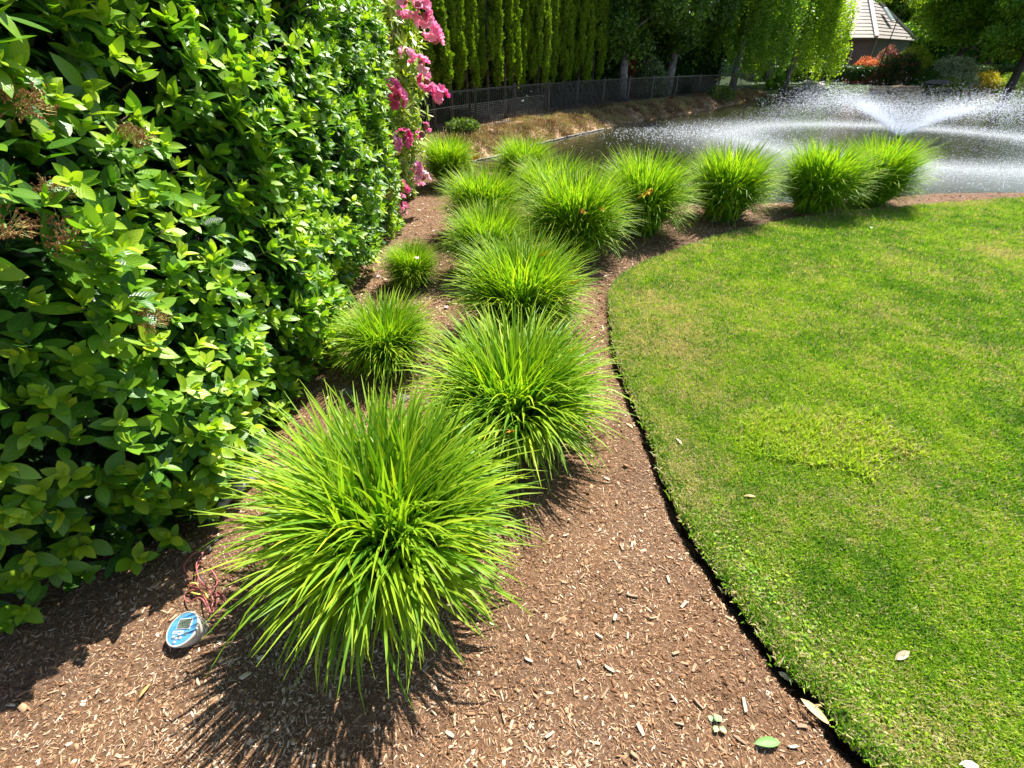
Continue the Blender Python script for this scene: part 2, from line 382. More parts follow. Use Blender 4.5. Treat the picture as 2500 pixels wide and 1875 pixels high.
bp = N('ShaderNodeBump'); bp.inputs['Distance'].default_value = .02; L(n1.outputs[0], bp.inputs['Height']); L(bp.outputs[0], b.inputs['Normal'])
o = N('ShaderNodeOutputMaterial'); L(b.outputs[0], o.inputs[0])
lw = obj('lawn', mk_mesh('lawn', np.concatenate(V), F, m)); tag(lw, 'mown green lawn with a curved cut edge', kind='structure')

# grass blades
cen_ = cen
def tuft(n, hgt, spread, wid, r):
    V = []; F = []; k = 0
    for i in range(n):
        a = r.random()*6.283; b0 = np.array([r.normal()*spread, r.normal()*spread, 0]); h = hgt*(.55+.6*r.random()); lean = r.random()**.7*1.15
        d = np.array([math.cos(a), math.sin(a), 0]); s = np.array([-d[1], d[0], 0])*wid*(.6+.7*r.random())/2
        m1 = b0+d*math.sin(lean*.6)*h*.5+np.array([0, 0, math.cos(lean*.6)*h*.5]); e = m1+d*math.sin(lean*1.35)*h*.5+np.array([0, 0, math.cos(lean*1.35)*h*.5])
        V += [b0-s, b0+s, m1+s, m1-s, e]; F += [(k, k+1, k+2, k+3), (k+3, k+2, k+4)]; k += 5
    return np.array(V), F
def sample_lawn(n, keep_near=True):
    px = rng.uniform(-.2, 9, n*3); py = rng.uniform(-.3, 9.2, n*3)
    dd = np.sqrt(px**2+py**2+CAM_H**2); keep = rng.random(n*3) < np.clip((2.1/dd)**1.6, 0, 1)
    px, py = px[keep], py[keep]; k = inside(px, py, lawn_poly); px, py = px[k], py[k]
    u, v, dep = project(np.column_stack([px, py, np.zeros(len(px))])); k = (dep > .1) & (u > -300) & (u < 2900) & (v < 2250); px, py = px[k], py[k]
    return px, py
px, py = sample_lawn(520000)
dl = pdist(px, py, lip)
dist = np.sqrt(px**2+py**2+CAM_H**2)
patch = np.clip(1.25-np.hypot((px-P(2010, 1080)[0])/.42, (py-P(2010, 1080)[1])/.22)-.5*(vnoise(px, py, 12)-.5), 0, 1)
dry = vnoise(px, py, 3.1)*.5+vnoise(px, py, 9, 7)*.5
dryz = smooth(.34, .0, dl)*.45*vnoise(px, py, 6, 30)*2
for (u, v, rr, st) in [(1630, 850, .36, .95), (1600, 760, .3, .8), (1690, 960, .25, .6), (2440, 630, .25, .9), (1700, 700, .3, .3), (2160, 780, .3, .4), (2330, 700, .3, .2)]:
    c = P(u, v); dryz = np.maximum(dryz, st*np.exp(-((px-c[0])**2+(py-c[1])**2)/rr**2)*(.6+.8*vnoise(px, py, 14, 9)))
rr = rng.random(len(px))
tint = .60+.22*(vnoise(px, py, 2.2, 50)-.5)+.3*(vnoise(px, py, 8, 80)-.5)+.46*(rr-.5)+patch*.62
isdry = rng.random(len(px)) < (.11+.2*smooth(.5, .7, dry)+dryz*.75)
tint = np.where(isdry, .93+.07*rng.random(len(px)), np.clip(tint, 0, .82))
sc_ = (.8+.5*rng.random(len(px)))*np.clip(dist/2.4, 1, 1.9)**.6
vr = rng.integers(0, 6, len(px)); sc_ = sc_*(1+1.0*(patch > .3)*rng.random(len(px)))
ne = 2600; ke = rng.integers(0, len(lip)-1, ne); qe = lip[ke]+(lip[ke+1]-lip[ke])*rng.random((ne, 1)); qe = qe+unit(cen_-qe)*(rng.random((ne, 1))*.03-.004)
px = np.concatenate([px, qe[:, 0]]); py = np.concatenate([py, qe[:, 1]]); sc_ = np.concatenate([sc_, 1.0+.8*rng.random(ne)]); vr = np.concatenate([vr, rng.integers(0, 6, ne)]); tint = np.concatenate([tint, np.where(rng.random(ne) < .4, .92+.08*rng.random(ne), .3+.4*rng.random(ne))])
gz = .03+.015*(vnoise(px, py, 2)-.5)
M_grass = leaf_mat('grass_blades', [(0, (.04, .10, .012)), (.35, (.11, .25, .018)), (.6, (.21, .37, .022)), (.8, (.42, .56, .035)), (.9, (.40, .36, .15)), (1, (.62, .52, .28))], 'INSTANCER', trans=.35, rough=.5, spec=.3)
tr = np.random.default_rng(3)
tv = [tuft(9, .026, .011, .0040, tr) for _ in range(6)]
gr = scatter('lawn_grass', tv, np.column_stack([px, py, gz]), np.column_stack([rng.normal(0, .12, len(px)), rng.normal(0, .12, len(px)), rng.random(len(px))*6.28]), sc_, vr, tint, M_grass)
tag(gr, 'short mown green grass with straw coloured dry patches', 'grass', kind='stuff')
print('grass tufts', len(px))
# clover-like small leaves along the lawn edge and in the turf
n = 2200; k = rng.integers(0, int(len(lip)*.4), n); q = lip[k]+(lip[k+1]-lip[k])*rng.random((n, 1)); off = np.abs(rng.normal(0, .10, n))
q = q+unit(cen-q)*off[:, None]+rng.normal(0, .01, (n, 2)); u, v, dep = project(np.column_stack([q, np.zeros(n)])); kk = (dep > .2) & (u < 2600) & (v < 2100) & (v > 480); q = q[kk]
cl = q[vnoise(q[:, 0], q[:, 1], 3, 200) > .42]
lf = leaf_shape(.011, .008, .2, .002, rows=4)
nn = len(cl); wd = scatter('turf_weeds', [lf], np.column_stack([cl, .042+.012*rng.random(nn)]), np.column_stack([rng.normal(.3, .4, nn), rng.normal(0, .3, nn), rng.random(nn)*6.28]), .6+.9*rng.random(nn), np.zeros(nn, int), np.where(rng.random(nn) < .12, .92, .4+.4*rng.random(nn)), M_grass)
tag(wd, 'tiny round-leaved weeds creeping along the cut lawn edge', 'ground cover', kind='stuff')

# ------------------------------------------------------------------ mulch chips
def chip(r, L, W, T):
    n = 6; x = np.array([-1, 1, 1.1, .9, -.8, -1.1])*W/2*(.65+.5*r.random(n)); y = np.array([-1, -.9, 0, 1, .85, .1])*L/2*(.85+.3*r.random(n))
    V = np.concatenate([np.column_stack([x, y, np.zeros(n)]), np.column_stack([x*.85, y*.95, T*(.7+.6*r.random(n))])])
    F = [tuple(range(n))[::-1], tuple(range(n, 2*n))]+[(i, (i+1) % n, n+(i+1) % n, n+i) for i in range(n)]
    return V, F
cr = np.random.default_rng(8)
chips = [chip(cr, 1, .10, .06), chip(cr, 1, .15, .08), chip(cr, 1, .22, .08), chip(cr, 1, .38, .12), chip(cr, 1, .07, .05), chip(cr, 1, .6, .15)]
def sample_mulch(n, p):
    x = rng.uniform(-2.3, 7.5, n); y = rng.uniform(.05, 8.5, n); d = np.sqrt(x**2+y**2+CAM_H**2)
    k = rng.random(n) < np.clip((1.8/d)**p, 0, 1); x, y = x[k], y[k]
    u, v, dep = project(np.column_stack([x, y, np.zeros(len(x))])); k = (dep > .1) & (u > -350) & (u < 2850) & (v < 2200) & (v > 380); x, y = x[k], y[k]
    k = ~inside(x, y, lawn_poly) & ~inside(x, y, pond); return x[k], y[k]
mx_, my_ = sample_mulch(2100000, 2.0); k = ~((mx_ < -1.75)); mx_, my_ = mx_[k], my_[k]
nm = len(mx_); vr = rng.choice(6, nm, p=[.31, .22, .13, .07, .24, .03])
M_chip = leaf_mat('mulch_chips', [(0, (.06, .03, .014)), (.35, (.235, .122, .060)), (.62, (.40, .24, .135)), (.85, (.56, .39, .25)), (1, (.70, .55, .40))], 'INSTANCER', trans=.0, rough=.8, spec=.15)
size = .008+.011*rng.random(nm)**1.6+.022*(rng.random(nm) < .05)*rng.random(nm)
size *= np.clip(np.sqrt(mx_**2+my_**2+2.5)/2.2, 1, 1.8)
tint = np.clip(rng.beta(2, 2.3, nm)+.3*(vnoise(mx_, my_, 2.5, 90)-.5)+.15*(vnoise(mx_, my_, 9, 95)-.5)+.35*(rng.random(nm) < .07)+.05, 0, 1)
mh = hfun(mx_, my_)
ch = scatter('mulch', chips, np.column_stack([mx_, my_, mh-.001+.003*rng.random(nm)]), np.column_stack([rng.normal(0, .35, nm), rng.normal(0, .4, nm), rng.random(nm)*6.28]), size, vr, tint, M_chip)
tag(ch, 'fine brown shredded bark mulch covering the planting bed', 'mulch', kind='stuff')
print('chips', nm)
# prominent single splinters
M_pale = simple('pale_splinter_wood', (.62, .5, .36), .8, noise=.35, nscale=80)
M_tan = simple('tan_splinter_wood', (.42, .28, .17), .8, noise=.4, nscale=80)
spl = [mk_mesh('wood_chip', *chip(cr, 1, w_, .1)[:2], M_pale if i % 2 else M_tan, smooth_sh=False) for i, w_ in enumerate([.2, .24, .3, .28, .18, .4])]
big = [(1540, 1465, 32), (1665, 1485, 30), (1515, 1345, 26), (1540, 1340, 24), (1683, 1400, 30), (1500, 1515, 24), (1700, 1725, 30), (1812, 1730, 36), (1645, 1605, 24),
       (1485, 1640, 30), (1475, 1700, 34), (1628, 1425, 22), (1760, 1500, 20), (1530, 1560, 22), (1690, 1640, 26), (1640, 1715, 22), (1400, 1690, 28), (1560, 1790, 30), (1800, 1810, 30), (1460, 1560, 26),
       (1350, 1560, 24), (1290, 1620, 26), (1230, 1760, 28), (1100, 1800, 26), (1420, 1420, 24), (1380, 1320, 22), (1950, 1780, 26), (1930, 1830, 24), (1450, 1250, 20), (1480, 1180, 20), (960, 1760, 24), (1340, 1800, 30)]
for i, (u, v, L_) in enumerate(big):
    p = P(u, v, .0); t = np.linalg.norm(p-np.array([0, 0, CAM_H])); o = obj('wood_chip', spl[i % 6])
    hh = float(hfun(np.array([p[0]]), np.array([p[1]]))[0]); o.location = (p[0], p[1], hh+.006)
    o.scale = (L_*t/FPX*.75,)*3; o.rotation_euler = (cr.normal()*.1, cr.normal()*.12, cr.random()*3.14)
    tag(o, 'larger pale wood splinter lying on the fine brown mulch', 'wood chip', 'pale wood splinters lying on the mulch')

# ------------------------------------------------------------------ pond water and fountain
FC = P(2190, 345, WZ)[:2]
poly3 = [(p[0], p[1], WZ) for p in pond]
pm = MB(); pm.add(np.array(poly3), [tuple(range(len(poly3)))])
m, nt, N = new_mat('pond_water'); L = nt.links.new
gg = N('ShaderNodeNewGeometry'); su = N('ShaderNodeVectorMath', operation='SUBTRACT'); L(gg.outputs['Position'], su.inputs[0]); su.inputs[1].default_value = (FC[0], FC[1], WZ)
ln = N('ShaderNodeVectorMath', operation='LENGTH'); L(su.outputs[0], ln.inputs[0])
nz = N('ShaderNodeTexNoise'); nz.inputs['Scale'].default_value = 7; nz.inputs['Detail'].default_value = 6; L(gg.outputs['Position'], nz.inputs[0])
nb = N('ShaderNodeTexNoise'); nb.inputs['Scale'].default_value = 45; nb.inputs['Detail'].default_value = 3; L(gg.outputs['Position'], nb.inputs[0])
ringr = ramp(nt, None, [(0, (0, 0, 0)), (.34, (0, 0, 0)), (.5, (.6, .6, .6)), (.57, (.8, .8, .8)), (.7, (.45, .45, .45)), (.88, (.1, .1, .1)), (1, (0, 0, 0))])
mr = N('ShaderNodeMath', operation='DIVIDE'); L(ln.outputs['Value'], mr.inputs[0]); mr.inputs[1].default_value = 8.0; L(mr.outputs[0], ringr.inputs[0])
nr_ = ramp(nt, nb.outputs[0], [(.35, (.15, .15, .15)), (.6, (1, 1, 1))])
f1 = N('ShaderNodeMath', operation='MULTIPLY'); L(ringr.outputs[0], f1.inputs[0]); L(nr_.outputs[0], f1.inputs[1])
f2 = N('ShaderNodeMath', operation='MULTIPLY'); L(f1.outputs[0], f2.inputs[0]); f2.inputs[1].default_value = .6
rc = ramp(nt, nz.outputs[0], [(.35, (.018, .022, .008)), (.65, (.034, .034, .012))])
mx = N('ShaderNodeMix', data_type='RGBA'); L(f2.outputs[0], mx.inputs[0]); L(rc.outputs[0], mx.inputs[6]); mx.inputs[7].default_value = (.85, .9, .95, 1)
b = N('ShaderNodeBsdfPrincipled'); b.inputs['IOR'].default_value = 1.33; L(mx.outputs[2], b.inputs['Base Color'])
rr_ = N('ShaderNodeMapRange'); L(f2.outputs[0], rr_.inputs[0]); rr_.inputs[3].default_value = .06; rr_.inputs[4].default_value = .7; L(rr_.outputs[0], b.inputs['Roughness'])
nw = N('ShaderNodeTexNoise'); nw.inputs['Scale'].default_value = 5; nw.inputs['Detail'].default_value = 5; L(gg.outputs['Position'], nw.inputs[0])
bst = N('ShaderNodeMapRange'); L(ln.outputs['Value'], bst.inputs[0]); bst.inputs[1].default_value = 4; bst.inputs[2].default_value = 14; bst.inputs[3].default_value = .28; bst.inputs[4].default_value = .10
bp = N('ShaderNodeBump'); bp.inputs['Distance'].default_value = .06; L(nw.outputs[0], bp.inputs['Height']); L(bst.outputs[0], bp.inputs['Strength']); L(bp.outputs[0], b.inputs['Normal'])
o = N('ShaderNodeOutputMaterial'); L(b.outputs[0], o.inputs[0])
wt = pm.build('water', m); tag(wt, 'olive brown pond water with a white foam ring', kind='structure')
# spray
def droplets():
    V = np.array([[1, 0, 0], [-1, 0, 0], [0, 1, 0], [0, -1, 0], [0, 0, 1], [0, 0, -1]], float)*.5
    return V, [(0, 2, 4), (2, 1, 4), (1, 3, 4), (3, 0, 4), (2, 0, 5), (1, 2, 5), (3, 1, 5), (0, 3, 5)]
M_drop = leaf_mat('water_drops', [(0, (.9, .93, .98))], 'INSTANCER', trans=.6, rough=.2, spec=.8, tcol=(1, 1, 1))
n = 54000; T = rng.random(n)**.85; a = rng.random(n)*2*math.pi; sp_ = rng.normal(0, .10, n)
vz0 = 4.2*(1+rng.normal(0, .09, n)); vr0 = 4.9*(1+sp_); tf = (vz0+np.sqrt(vz0**2+2*9.81*.1))/9.81; t = T*tf
r = vr0*t*(1-.02*t)+.05; z = WZ+.12+vz0*t-4.905*t*t; jit = .02+.12*T
p = np.column_stack([FC[0]+r*np.cos(a), FC[1]+r*np.sin(a), z])+rng.normal(0, 1, (n, 3))*jit[:, None]*.6
vel = np.column_stack([vr0*np.cos(a), vr0*np.sin(a), vz0-9.81*t]); R = frames(vel, np.array([[0, 0, 1.]])+.01*rng.random((n, 3)))
s = .006+.009*rng.random(n)**2; s3 = np.column_stack([s, s*(1.2+2.5*(1-T)), s])
k = p[:, 2] > WZ; p, R, s3 = p[k], R[k], s3[k]; n2_ = len(p)
# extra dense jets near the nozzle
n = 9000; t = rng.random(n)**1.1*.26; a = rng.random(n)*2*math.pi; vr0 = 5.1*(1+rng.normal(0, .03, n)); vz0 = 4.3*(1+rng.normal(0, .05, n))
pj = np.column_stack([FC[0]+(vr0*t+.04)*np.cos(a), FC[1]+(vr0*t+.04)*np.sin(a), WZ+.12+vz0*t-4.9*t*t]); vel = np.column_stack([vr0*np.cos(a), vr0*np.sin(a), vz0-9.81*t])
Rj = frames(vel, np.array([[0, 0, 1.]])+.01*rng.random((n, 3))); sj = .006+.008*rng.random(n); sj3 = np.column_stack([sj, sj*6, sj])
# splash crown where it lands
n = 21000; a = rng.random(n)*2*math.pi; r = 4.4+rng.normal(0, .95, n)+.3*np.sin(a*3); zz = WZ+.01+np.abs(rng.normal(0, .07, n))
ps = np.column_stack([FC[0]+r*np.cos(a), FC[1]+r*np.sin(a), zz]); ss = .006+.011*rng.random(n)**2
Rs = frames(rand_dir(n), rand_dir(n))
# drifting bubbles
n = 2200; c = P(1690, 322, WZ)[:2]; pb = np.column_stack([c[0]+rng.normal(0, 1.7, n), c[1]+rng.normal(0, 1.3, n), np.full(n, WZ+.005)]); sb = .015+.03*rng.random(n)**2
n4 = 3500; a4 = rng.random(n4)*6.283; r4 = 5+np.abs(rng.normal(0, 2.2, n4)); pb4 = np.column_stack([FC[0]+r4*np.cos(a4), FC[1]+r4*np.sin(a4), np.full(n4, WZ+.005)]); sb4 = .012+.022*rng.random(n4)**2
pb = np.concatenate([pb, pb4]); sb = np.concatenate([sb, sb4]); n = len(pb)
kk = inside(pb[:, 0], pb[:, 1], pond); pb, sb = pb[kk], sb[kk]; n = len(pb)
spv = np.concatenate([p, pj, ps]); spr = np.concatenate([euler(R), euler(Rj), euler(Rs)]); sps = np.concatenate([s3, sj3, np.repeat(ss[:, None], 3, 1)])
kk = inside(spv[:, 0], spv[:, 1], pond); spv, spr, sps = spv[kk], spr[kk], sps[kk]
fs = scatter('fountain_spray', [droplets()], spv, spr, sps, np.zeros(len(spv), int), np.zeros(len(spv)), M_drop)
tag(fs, 'white spray of water drops thrown out in a wide cone over the pond', 'water spray', kind='stuff')
fb = scatter('foam_bubbles', [droplets()], pb, np.zeros((n, 3)), np.column_stack([sb, sb, sb*.4]), np.zeros(n, int), np.zeros(n), M_drop)
tag(fb, 'small white bubbles floating in a drift on the dark pond water', 'bubbles', kind='stuff')
M_black = simple('black_plastic', (.02, .02, .022), .5)
fe = empty('pond_fountain', (FC[0], FC[1], WZ), label='floating fountain nozzle throwing a wide cone of white water in the pond', cat='fountain')
MB().lathe([(.0, -.06), (.28, -.06), (.33, 0), (.3, .05), (.12, .07), (0, .07)], 20, cap=False).build('float', M_black, fe, True)
MB().lathe([(.06, .06), (.06, .12), (.09, .16), (.0, .16)], 12, cap=False).build('nozzle', M_black, fe, True)
# pale liner edge along the left shore
ln_ = MB(); lp = catmull(np.array([P(u, v, WZ)[:2] for u, v in [(1150, 397), (1217, 381), (1325, 350), (1400, 332), (1474, 316)]]), 10)
lz = np.column_stack([lp, np.full(len(lp), WZ+.02)]); lz[:, :2] += rng.normal(0, .02, (len(lp), 2)); ln_.tube(lz, .02, 5)
tag(ln_.build('pond_liner_edge', simple('pale_liner', (.5, .47, .42), .8, noise=.6, nscale=9), None, True), 'pale liner edge showing between the dry bank and the water', 'pond liner')

# ------------------------------------------------------------------ metal fence
M_fence = simple('black_fence_metal', (.016, .017, .02), .28, metal=.0, spec=.7)
M_rail = simple('lit_look_rail_metal', (.16, .17, .19), .4, spec=.8, noise=.5, nscale=6)  # bottom rail's lit look put into the colour as a lighter grey
FP = catmull(fence_pts, 20); seg = np.linalg.norm(np.diff(FP, axis=0), axis=1); cs = np.concatenate([[0], np.cumsum(seg)])
def fpos(s): return np.array([np.interp(s, cs, FP[:, 0]), np.interp(s, cs, FP[:, 1])])
LF = cs[-1]; FH = 1.0
fe = empty('metal_fence', (*fpos(0), 0), label='low black metal picket fence curving along the bank below the conifers', cat='fence')
def loc(p): return np.array([p[0]-fe.location[0], p[1]-fe.location[1], p[2]])
npost = int(LF/2.4)
for i in range(npost):
    a = fpos(i*2.4); b2 = fpos((i+1)*2.4)
    for z, h_, mt in ((.06, .05, M_rail), (FH-.03, .04, M_fence)):
        MB().bar(loc((*a, z)), loc((*b2, z)), .035, h_).build('rail', mt, fe)
for i in range(npost+1):
    a = fpos(i*2.4); q = loc((*a, 0)); MB().box((q[0], q[1], .53), (.055, .055, 1.06)).build('post', M_fence, fe)
pk = mk_mesh('picket', np.concatenate(MB().box((0, 0, .5), (.016, .016, 1.0)).V), [(0, 1, 3, 2), (4, 6, 7, 5), (0, 4, 5, 1), (2, 3, 7, 6), (0, 2, 6, 4), (1, 5, 7, 3)], M_fence, smooth_sh=False)
sp_k = np.concatenate([np.arange(.1, LF, .11)]); cnt = 0; rest = MB()
print('pickets', len(sp_k))
for s_ in sp_k:
    if (s_ % 2.4) < .05: continue
    q = loc((*fpos(s_), .0)); cnt += 1
    if cnt <= 298:
        o = obj('picket', pk, fe); o.location = q; o.rotation_euler = (0, 0, .5)
    else: rest.box((q[0], q[1], .5), (.016, .016, 1))
if rest.n: tag(rest.build('picket_run', M_fence, fe), kind='stuff')
# wire netting behind the pickets
wn_ = MB(); M_wire = simple('galvanised_wire', (.05, .052, .06), .45, metal=.3)
nseg = 60
for z in np.arange(.1, .64, .045):
    pts = [loc((*(fpos(s_)+np.array([-.05, .04])), z+.012*math.sin(s_*1.3+z*5))) for s_ in np.linspace(.3, 19, nseg)]
    wn_.tube(pts, .0022, 3, cap=False)
for s_ in np.arange(.3, 19, .1):
    a = fpos(s_)+np.array([-.05, .04]); wn_.tube([loc((*a, .08)), loc((*a, .6))], .0018, 3, cap=False)
tag(wn_.build('wire_netting', M_wire, fe), kind='stuff')

# dry grass on the bank
n = 26000; s_ = rng.random(n)*LF; t_ = rng.random(n); a = np.array([np.interp(s_, cs, FP[:, 0]), np.interp(s_, cs, FP[:, 1])]).T
sh = np.array(shore_far[1:12]); shc = np.concatenate([[0], np.cumsum(np.linalg.norm(np.diff(sh, axis=0), axis=1))]); 
b2 = np.array([np.interp(s_/LF*shc[-1], shc, sh[:, 0]), np.interp(s_/LF*shc[-1], shc, sh[:, 1])]).T
q = a+(b2-a)*t_[:, None]+rng.normal(0, .1, (n, 2)); k = ~inside(q[:, 0], q[:, 1], pond); q = q[k]; n = len(q)
M_dry = leaf_mat('dry_grass', [(0, (.12, .06, .03)), (.35, (.27, .16, .08)), (.7, (.48, .34, .19)), (.85, (.3, .36, .08)), (1, (.2, .3, .05))], 'INSTANCER', trans=.2, rough=.7, spec=.2)
tt = np.clip(vnoise(q[:, 0], q[:, 1], 2.5)*.75-.1+.3*rng.random(n)+(rng.random(n) < .1)*.5, 0, 1)
dg = scatter('dry_bank_grass', [tuft(9, .08, .06, .011, tr) for _ in range(4)], np.column_stack([q, hfun(q[:, 0], q[:, 1])-.005]), np.column_stack([rng.normal(0, .3, n), rng.normal(0, .3, n), rng.random(n)*6.28]), .6+.8*rng.random(n), rng.integers(0, 4, n), tt, M_dry)
tag(dg, 'straw coloured dry grass and debris on the pond bank', 'dry grass', kind='stuff')

# ------------------------------------------------------------------ arborvitae row
def fan(r):
    V = []; F = []; k = 0
    for i in range(5):
        a = (i-2)*.42+r.normal()*.12; L_ = .06*(1-.15*abs(i-2)); c, s = math.sin(a), math.cos(a); w_ = .011
        V += [(-w_*s*.5, w_*c*.5*0, 0), (w_*s*.5, 0, 0), (c*L_+w_*s*.7, s*L_*1, .012*r.normal()), (c*L_-w_*s*.7, s*L_, .012*r.normal())]; F.append((k, k+1, k+2, k+3)); k += 4
    return np.array(V, float), F
fr = np.random.default_rng(2); fans = [fan(fr) for _ in range(4)]
M_thuja = leaf_mat('arborvitae_sprays', [(0, (.02, .05, .01)), (.5, (.15, .26, .015)), (.8, (.32, .45, .02)), (1, (.50, .62, .04))], 'INSTANCER', trans=.33, rough=.55, spec=.25, tcol=(1.1, 1.2, .4))
M_bark = simple('dark_bark', (.12, .09, .065), .9, noise=.5, nscale=12, bump=.5)
def plume_crown(seed, h=6.0, z0=.95, n=21000):
    r = np.random.default_rng(seed); P_, N_, T_ = [], [], []
    npl = 34
    for i in range(npl):
        zc = z0+.3+(h-z0-.5)*((i+.5)/npl); a = i*2.4+r.normal()*.3; k = 1-(zc/h)**2.2; rad = (.30+.24*r.random())*max(k, .12)**.5
        c = np.array([rad*math.cos(a)*.85, rad*math.sin(a)*.85, zc]); m_ = int(n/npl); d = rand_dir(m_, r); d[:, 2] *= 1
        hs = r.uniform(.35, .65); rs = r.uniform(.08, .14)
        lump = 1+.25*np.sin(d[:, 2]*9+a*5)*1+.10*r.normal(size=m_)
        q = c+d*np.column_stack([np.full(m_, rs), np.full(m_, rs), np.full(m_, hs)])*lump[:, None]*(r.random(m_)**.25)[:, None]
        P_.append(q); N_.append(unit(d*np.array([1, 1, .35])+np.array([math.cos(a), math.sin(a), .1])*.3)); T_.append(.45+.3*r.random(m_)+.12*(vnoise(q[:, 0]*3, q[:, 2]*2, 1, seed)-.5))
    P_ = np.concatenate(P_); N_ = np.concatenate(N_); T_ = np.concatenate(T_); m_ = len(P_)
    up = np.array([[0, 0, 1.]])+.35*r.normal(size=(m_, 3))+.35*N_; side = np.cross(up, N_)
    nn_ = unit(N_+.9*r.normal(size=(m_, 3))*.6); return P_, euler(frames(up, nn_)), .9+.6*r.random(m_), r.integers(0, 4, m_), T_
protos = []
tdir = unit(np.diff(FP, axis=0)); ths = []
s0 = 2.2; i = 0
labels_t = ['first', 'second', 'third', 'fourth', 'fifth', 'sixth', 'seventh', 'eighth', 'ninth', 'tenth', 'eleventh', 'twelfth', 'thirteenth', 'fourteenth', 'fifteenth', 'sixteenth', 'seventeenth']
s_ = -.8
for i in range(15):
    s_ += .92+.1*fr.normal()*.5+.02*i
    a = fpos(max(s_, 0)); j = min(np.searchsorted(cs, max(s_, .01)), len(tdir)-1); nrm = np.array([-tdir[j-1][1], tdir[j-1][0]])
    if s_ < 0: a = a+tdir[0]*s_
    q = a+nrm*(.95+.1*fr.normal())
    if i < 3:
        t_ = empty('arborvitae_tree', (q[0], q[1], 0), fr.random()*6)
        scatter('crown', fans, *plume_crown(20+i), M_thuja, parent=t_)
        MB().tube([(0, 0, -.1), (.02, 0, 1.5), (0, .02, 5)], [.06, .045, .01], 7).build('trunk', M_bark, t_, True); protos.append(t_)
    else:
        t_ = copy_tree(protos[i % 3]); t_.location = (q[0], q[1], 0); t_.rotation_euler = (0, 0, fr.random()*6.28); t_.scale = (1+.12*fr.normal(), 1+.12*fr.normal(), 1+.08*fr.random())
    ends = {0: ' beside the pink rhododendron', 14: ' farthest along, beside the broad dark tree'}
    tag(t_, 'narrow columnar conifer behind the black fence, %s of the row from the rhododendron' % labels_t[i] if i not in ends else 'narrow columnar conifer behind the black fence'+ends[i], 'conifer', 'columnar conifers in a row behind the fence')

# ------------------------------------------------------------------ background trees
def spray(r, n, rad, lw, ll, droop=0):
    V = []; F = []; k = 0
    for i in range(n):
        c = r.normal(size=3)*rad*.6; d = unit(r.normal(size=3)+np.array([0, 0, -droop])); e = unit(np.cross(d, r.normal(size=3))); w_ = lw*(.7+.6*r.random()); l_ = ll*(.7+.6*r.random())
        V += [c, c+d*l_*.5+e*w_*.5, c+d*l_, c+d*l_*.5-e*w_*.5]; F.append((k, k+1, k+2, k+3)); k += 4
    return np.array(V), F
br = np.random.default_rng(6)
sp_round = [spray(br, 11, .24, .11, .16) for _ in range(5)]
sp_fine = [spray(br, 9, .15, .08, .12, .6) for _ in range(5)]
def trunk_mb(r, h, rad, limbs=7, z1=.35, spread=2.0, lean=0.0):
    mb = MB(); pts = [(lean*t*h+.08*math.sin(t*4)*h*.2, .05*math.sin(t*5)*h*.2, t*h-.2*(t == 0)) for t in np.linspace(0, 1, 7)]; mb.tube(pts, rad*np.linspace(1, .15, 7), 8)
    for i in range(limbs):
        t = z1+(1-z1)*.8*i/limbs; z = t*h; a = r.random()*6.28; L_ = spread*(1-.5*t)*(.8+.4*r.random()); b0 = np.array([np.interp(z, [p[2] for p in pts], [p[0] for p in pts]), 0, z])
        mb.tube([b0, b0+[math.cos(a)*L_*.4, math.sin(a)*L_*.4, L_*.35], b0+[math.cos(a)*L_, math.sin(a)*L_, L_*.6]], [rad*.45*(1-.5*t), rad*.3*(1-.5*t), .015], 6)
    return mb
def crown_round(seed, R_=3.0, zc=5.5, hz=4.0, nb=46, n=9000, light=0):
    r = np.random.default_rng(seed); d = rand_dir(nb, r); c = d*np.array([R_, R_, hz])*(r.random((nb, 1))**.45)*.85+np.array([0, 0, zc]); br_ = r.uniform(.5, 1.1, nb)*R_/3
    k = r.integers(0, nb, n); dd = rand_dir(n, r); q = c[k]+dd*(br_[k]*r.random(n)**.4)[:, None]*np.array([1, 1, .65])
    return q, np.column_stack([r.random(n)*6.28, r.random(n)*6.28, r.random(n)*6.28]), .8+.6*r.random(n), r.integers(0, 5, n), np.clip(.3+.45*r.random(n)+.2*(vnoise(k, k, 1.3, seed))+light, 0, 1)
def crown_weep(seed, R_=2.8, top=9.0, bottom=.8, ns=330, light=0):
    r = np.random.default_rng(seed); Q_ = []
    for i in range(ns):
        a = r.random()*6.28; rr = R_*r.random()**.5*(.75+.5*vnoise(a*1.6, 0, 1, seed)); zt = top*(1-.45*(rr/R_)**2)*r.uniform(.55, 1); L_ = r.uniform(1.5, 4.2); zb = max(zt-L_, bottom*(.6+r.random()*1.2)); m_ = max(3, int((zt-zb)/.13))
        z = np.linspace(zt, zb, m_); dx = .25*np.cumsum(r.normal(size=m_))*.12
        Q_.append(np.column_stack([rr*math.cos(a)+dx+.25*math.cos(a)*np.sin(np.linspace(0, 1.6, m_)), rr*math.sin(a)+dx*.5+.25*math.sin(a)*np.sin(np.linspace(0, 1.6, m_)), z]))
    q = np.concatenate(Q_); n = len(q); q += r.normal(size=q.shape)*.05
    return q, np.column_stack([r.normal(0, .5, n), r.normal(0, .5, n), r.random(n)*6.28]), .75+.5*r.random(n), r.integers(0, 5, n), np.clip(.35+.5*r.random(n)+light, 0, 1)
G_st = [(0, (.02, .06, .01)), (.35, (.07, .17, .018)), (.7, (.18, .34, .03)), (1, (.36, .50, .05))]
M_tree = leaf_mat('broadleaf_foliage', G_st, 'INSTANCER', trans=.45, rough=.45, spec=.35)
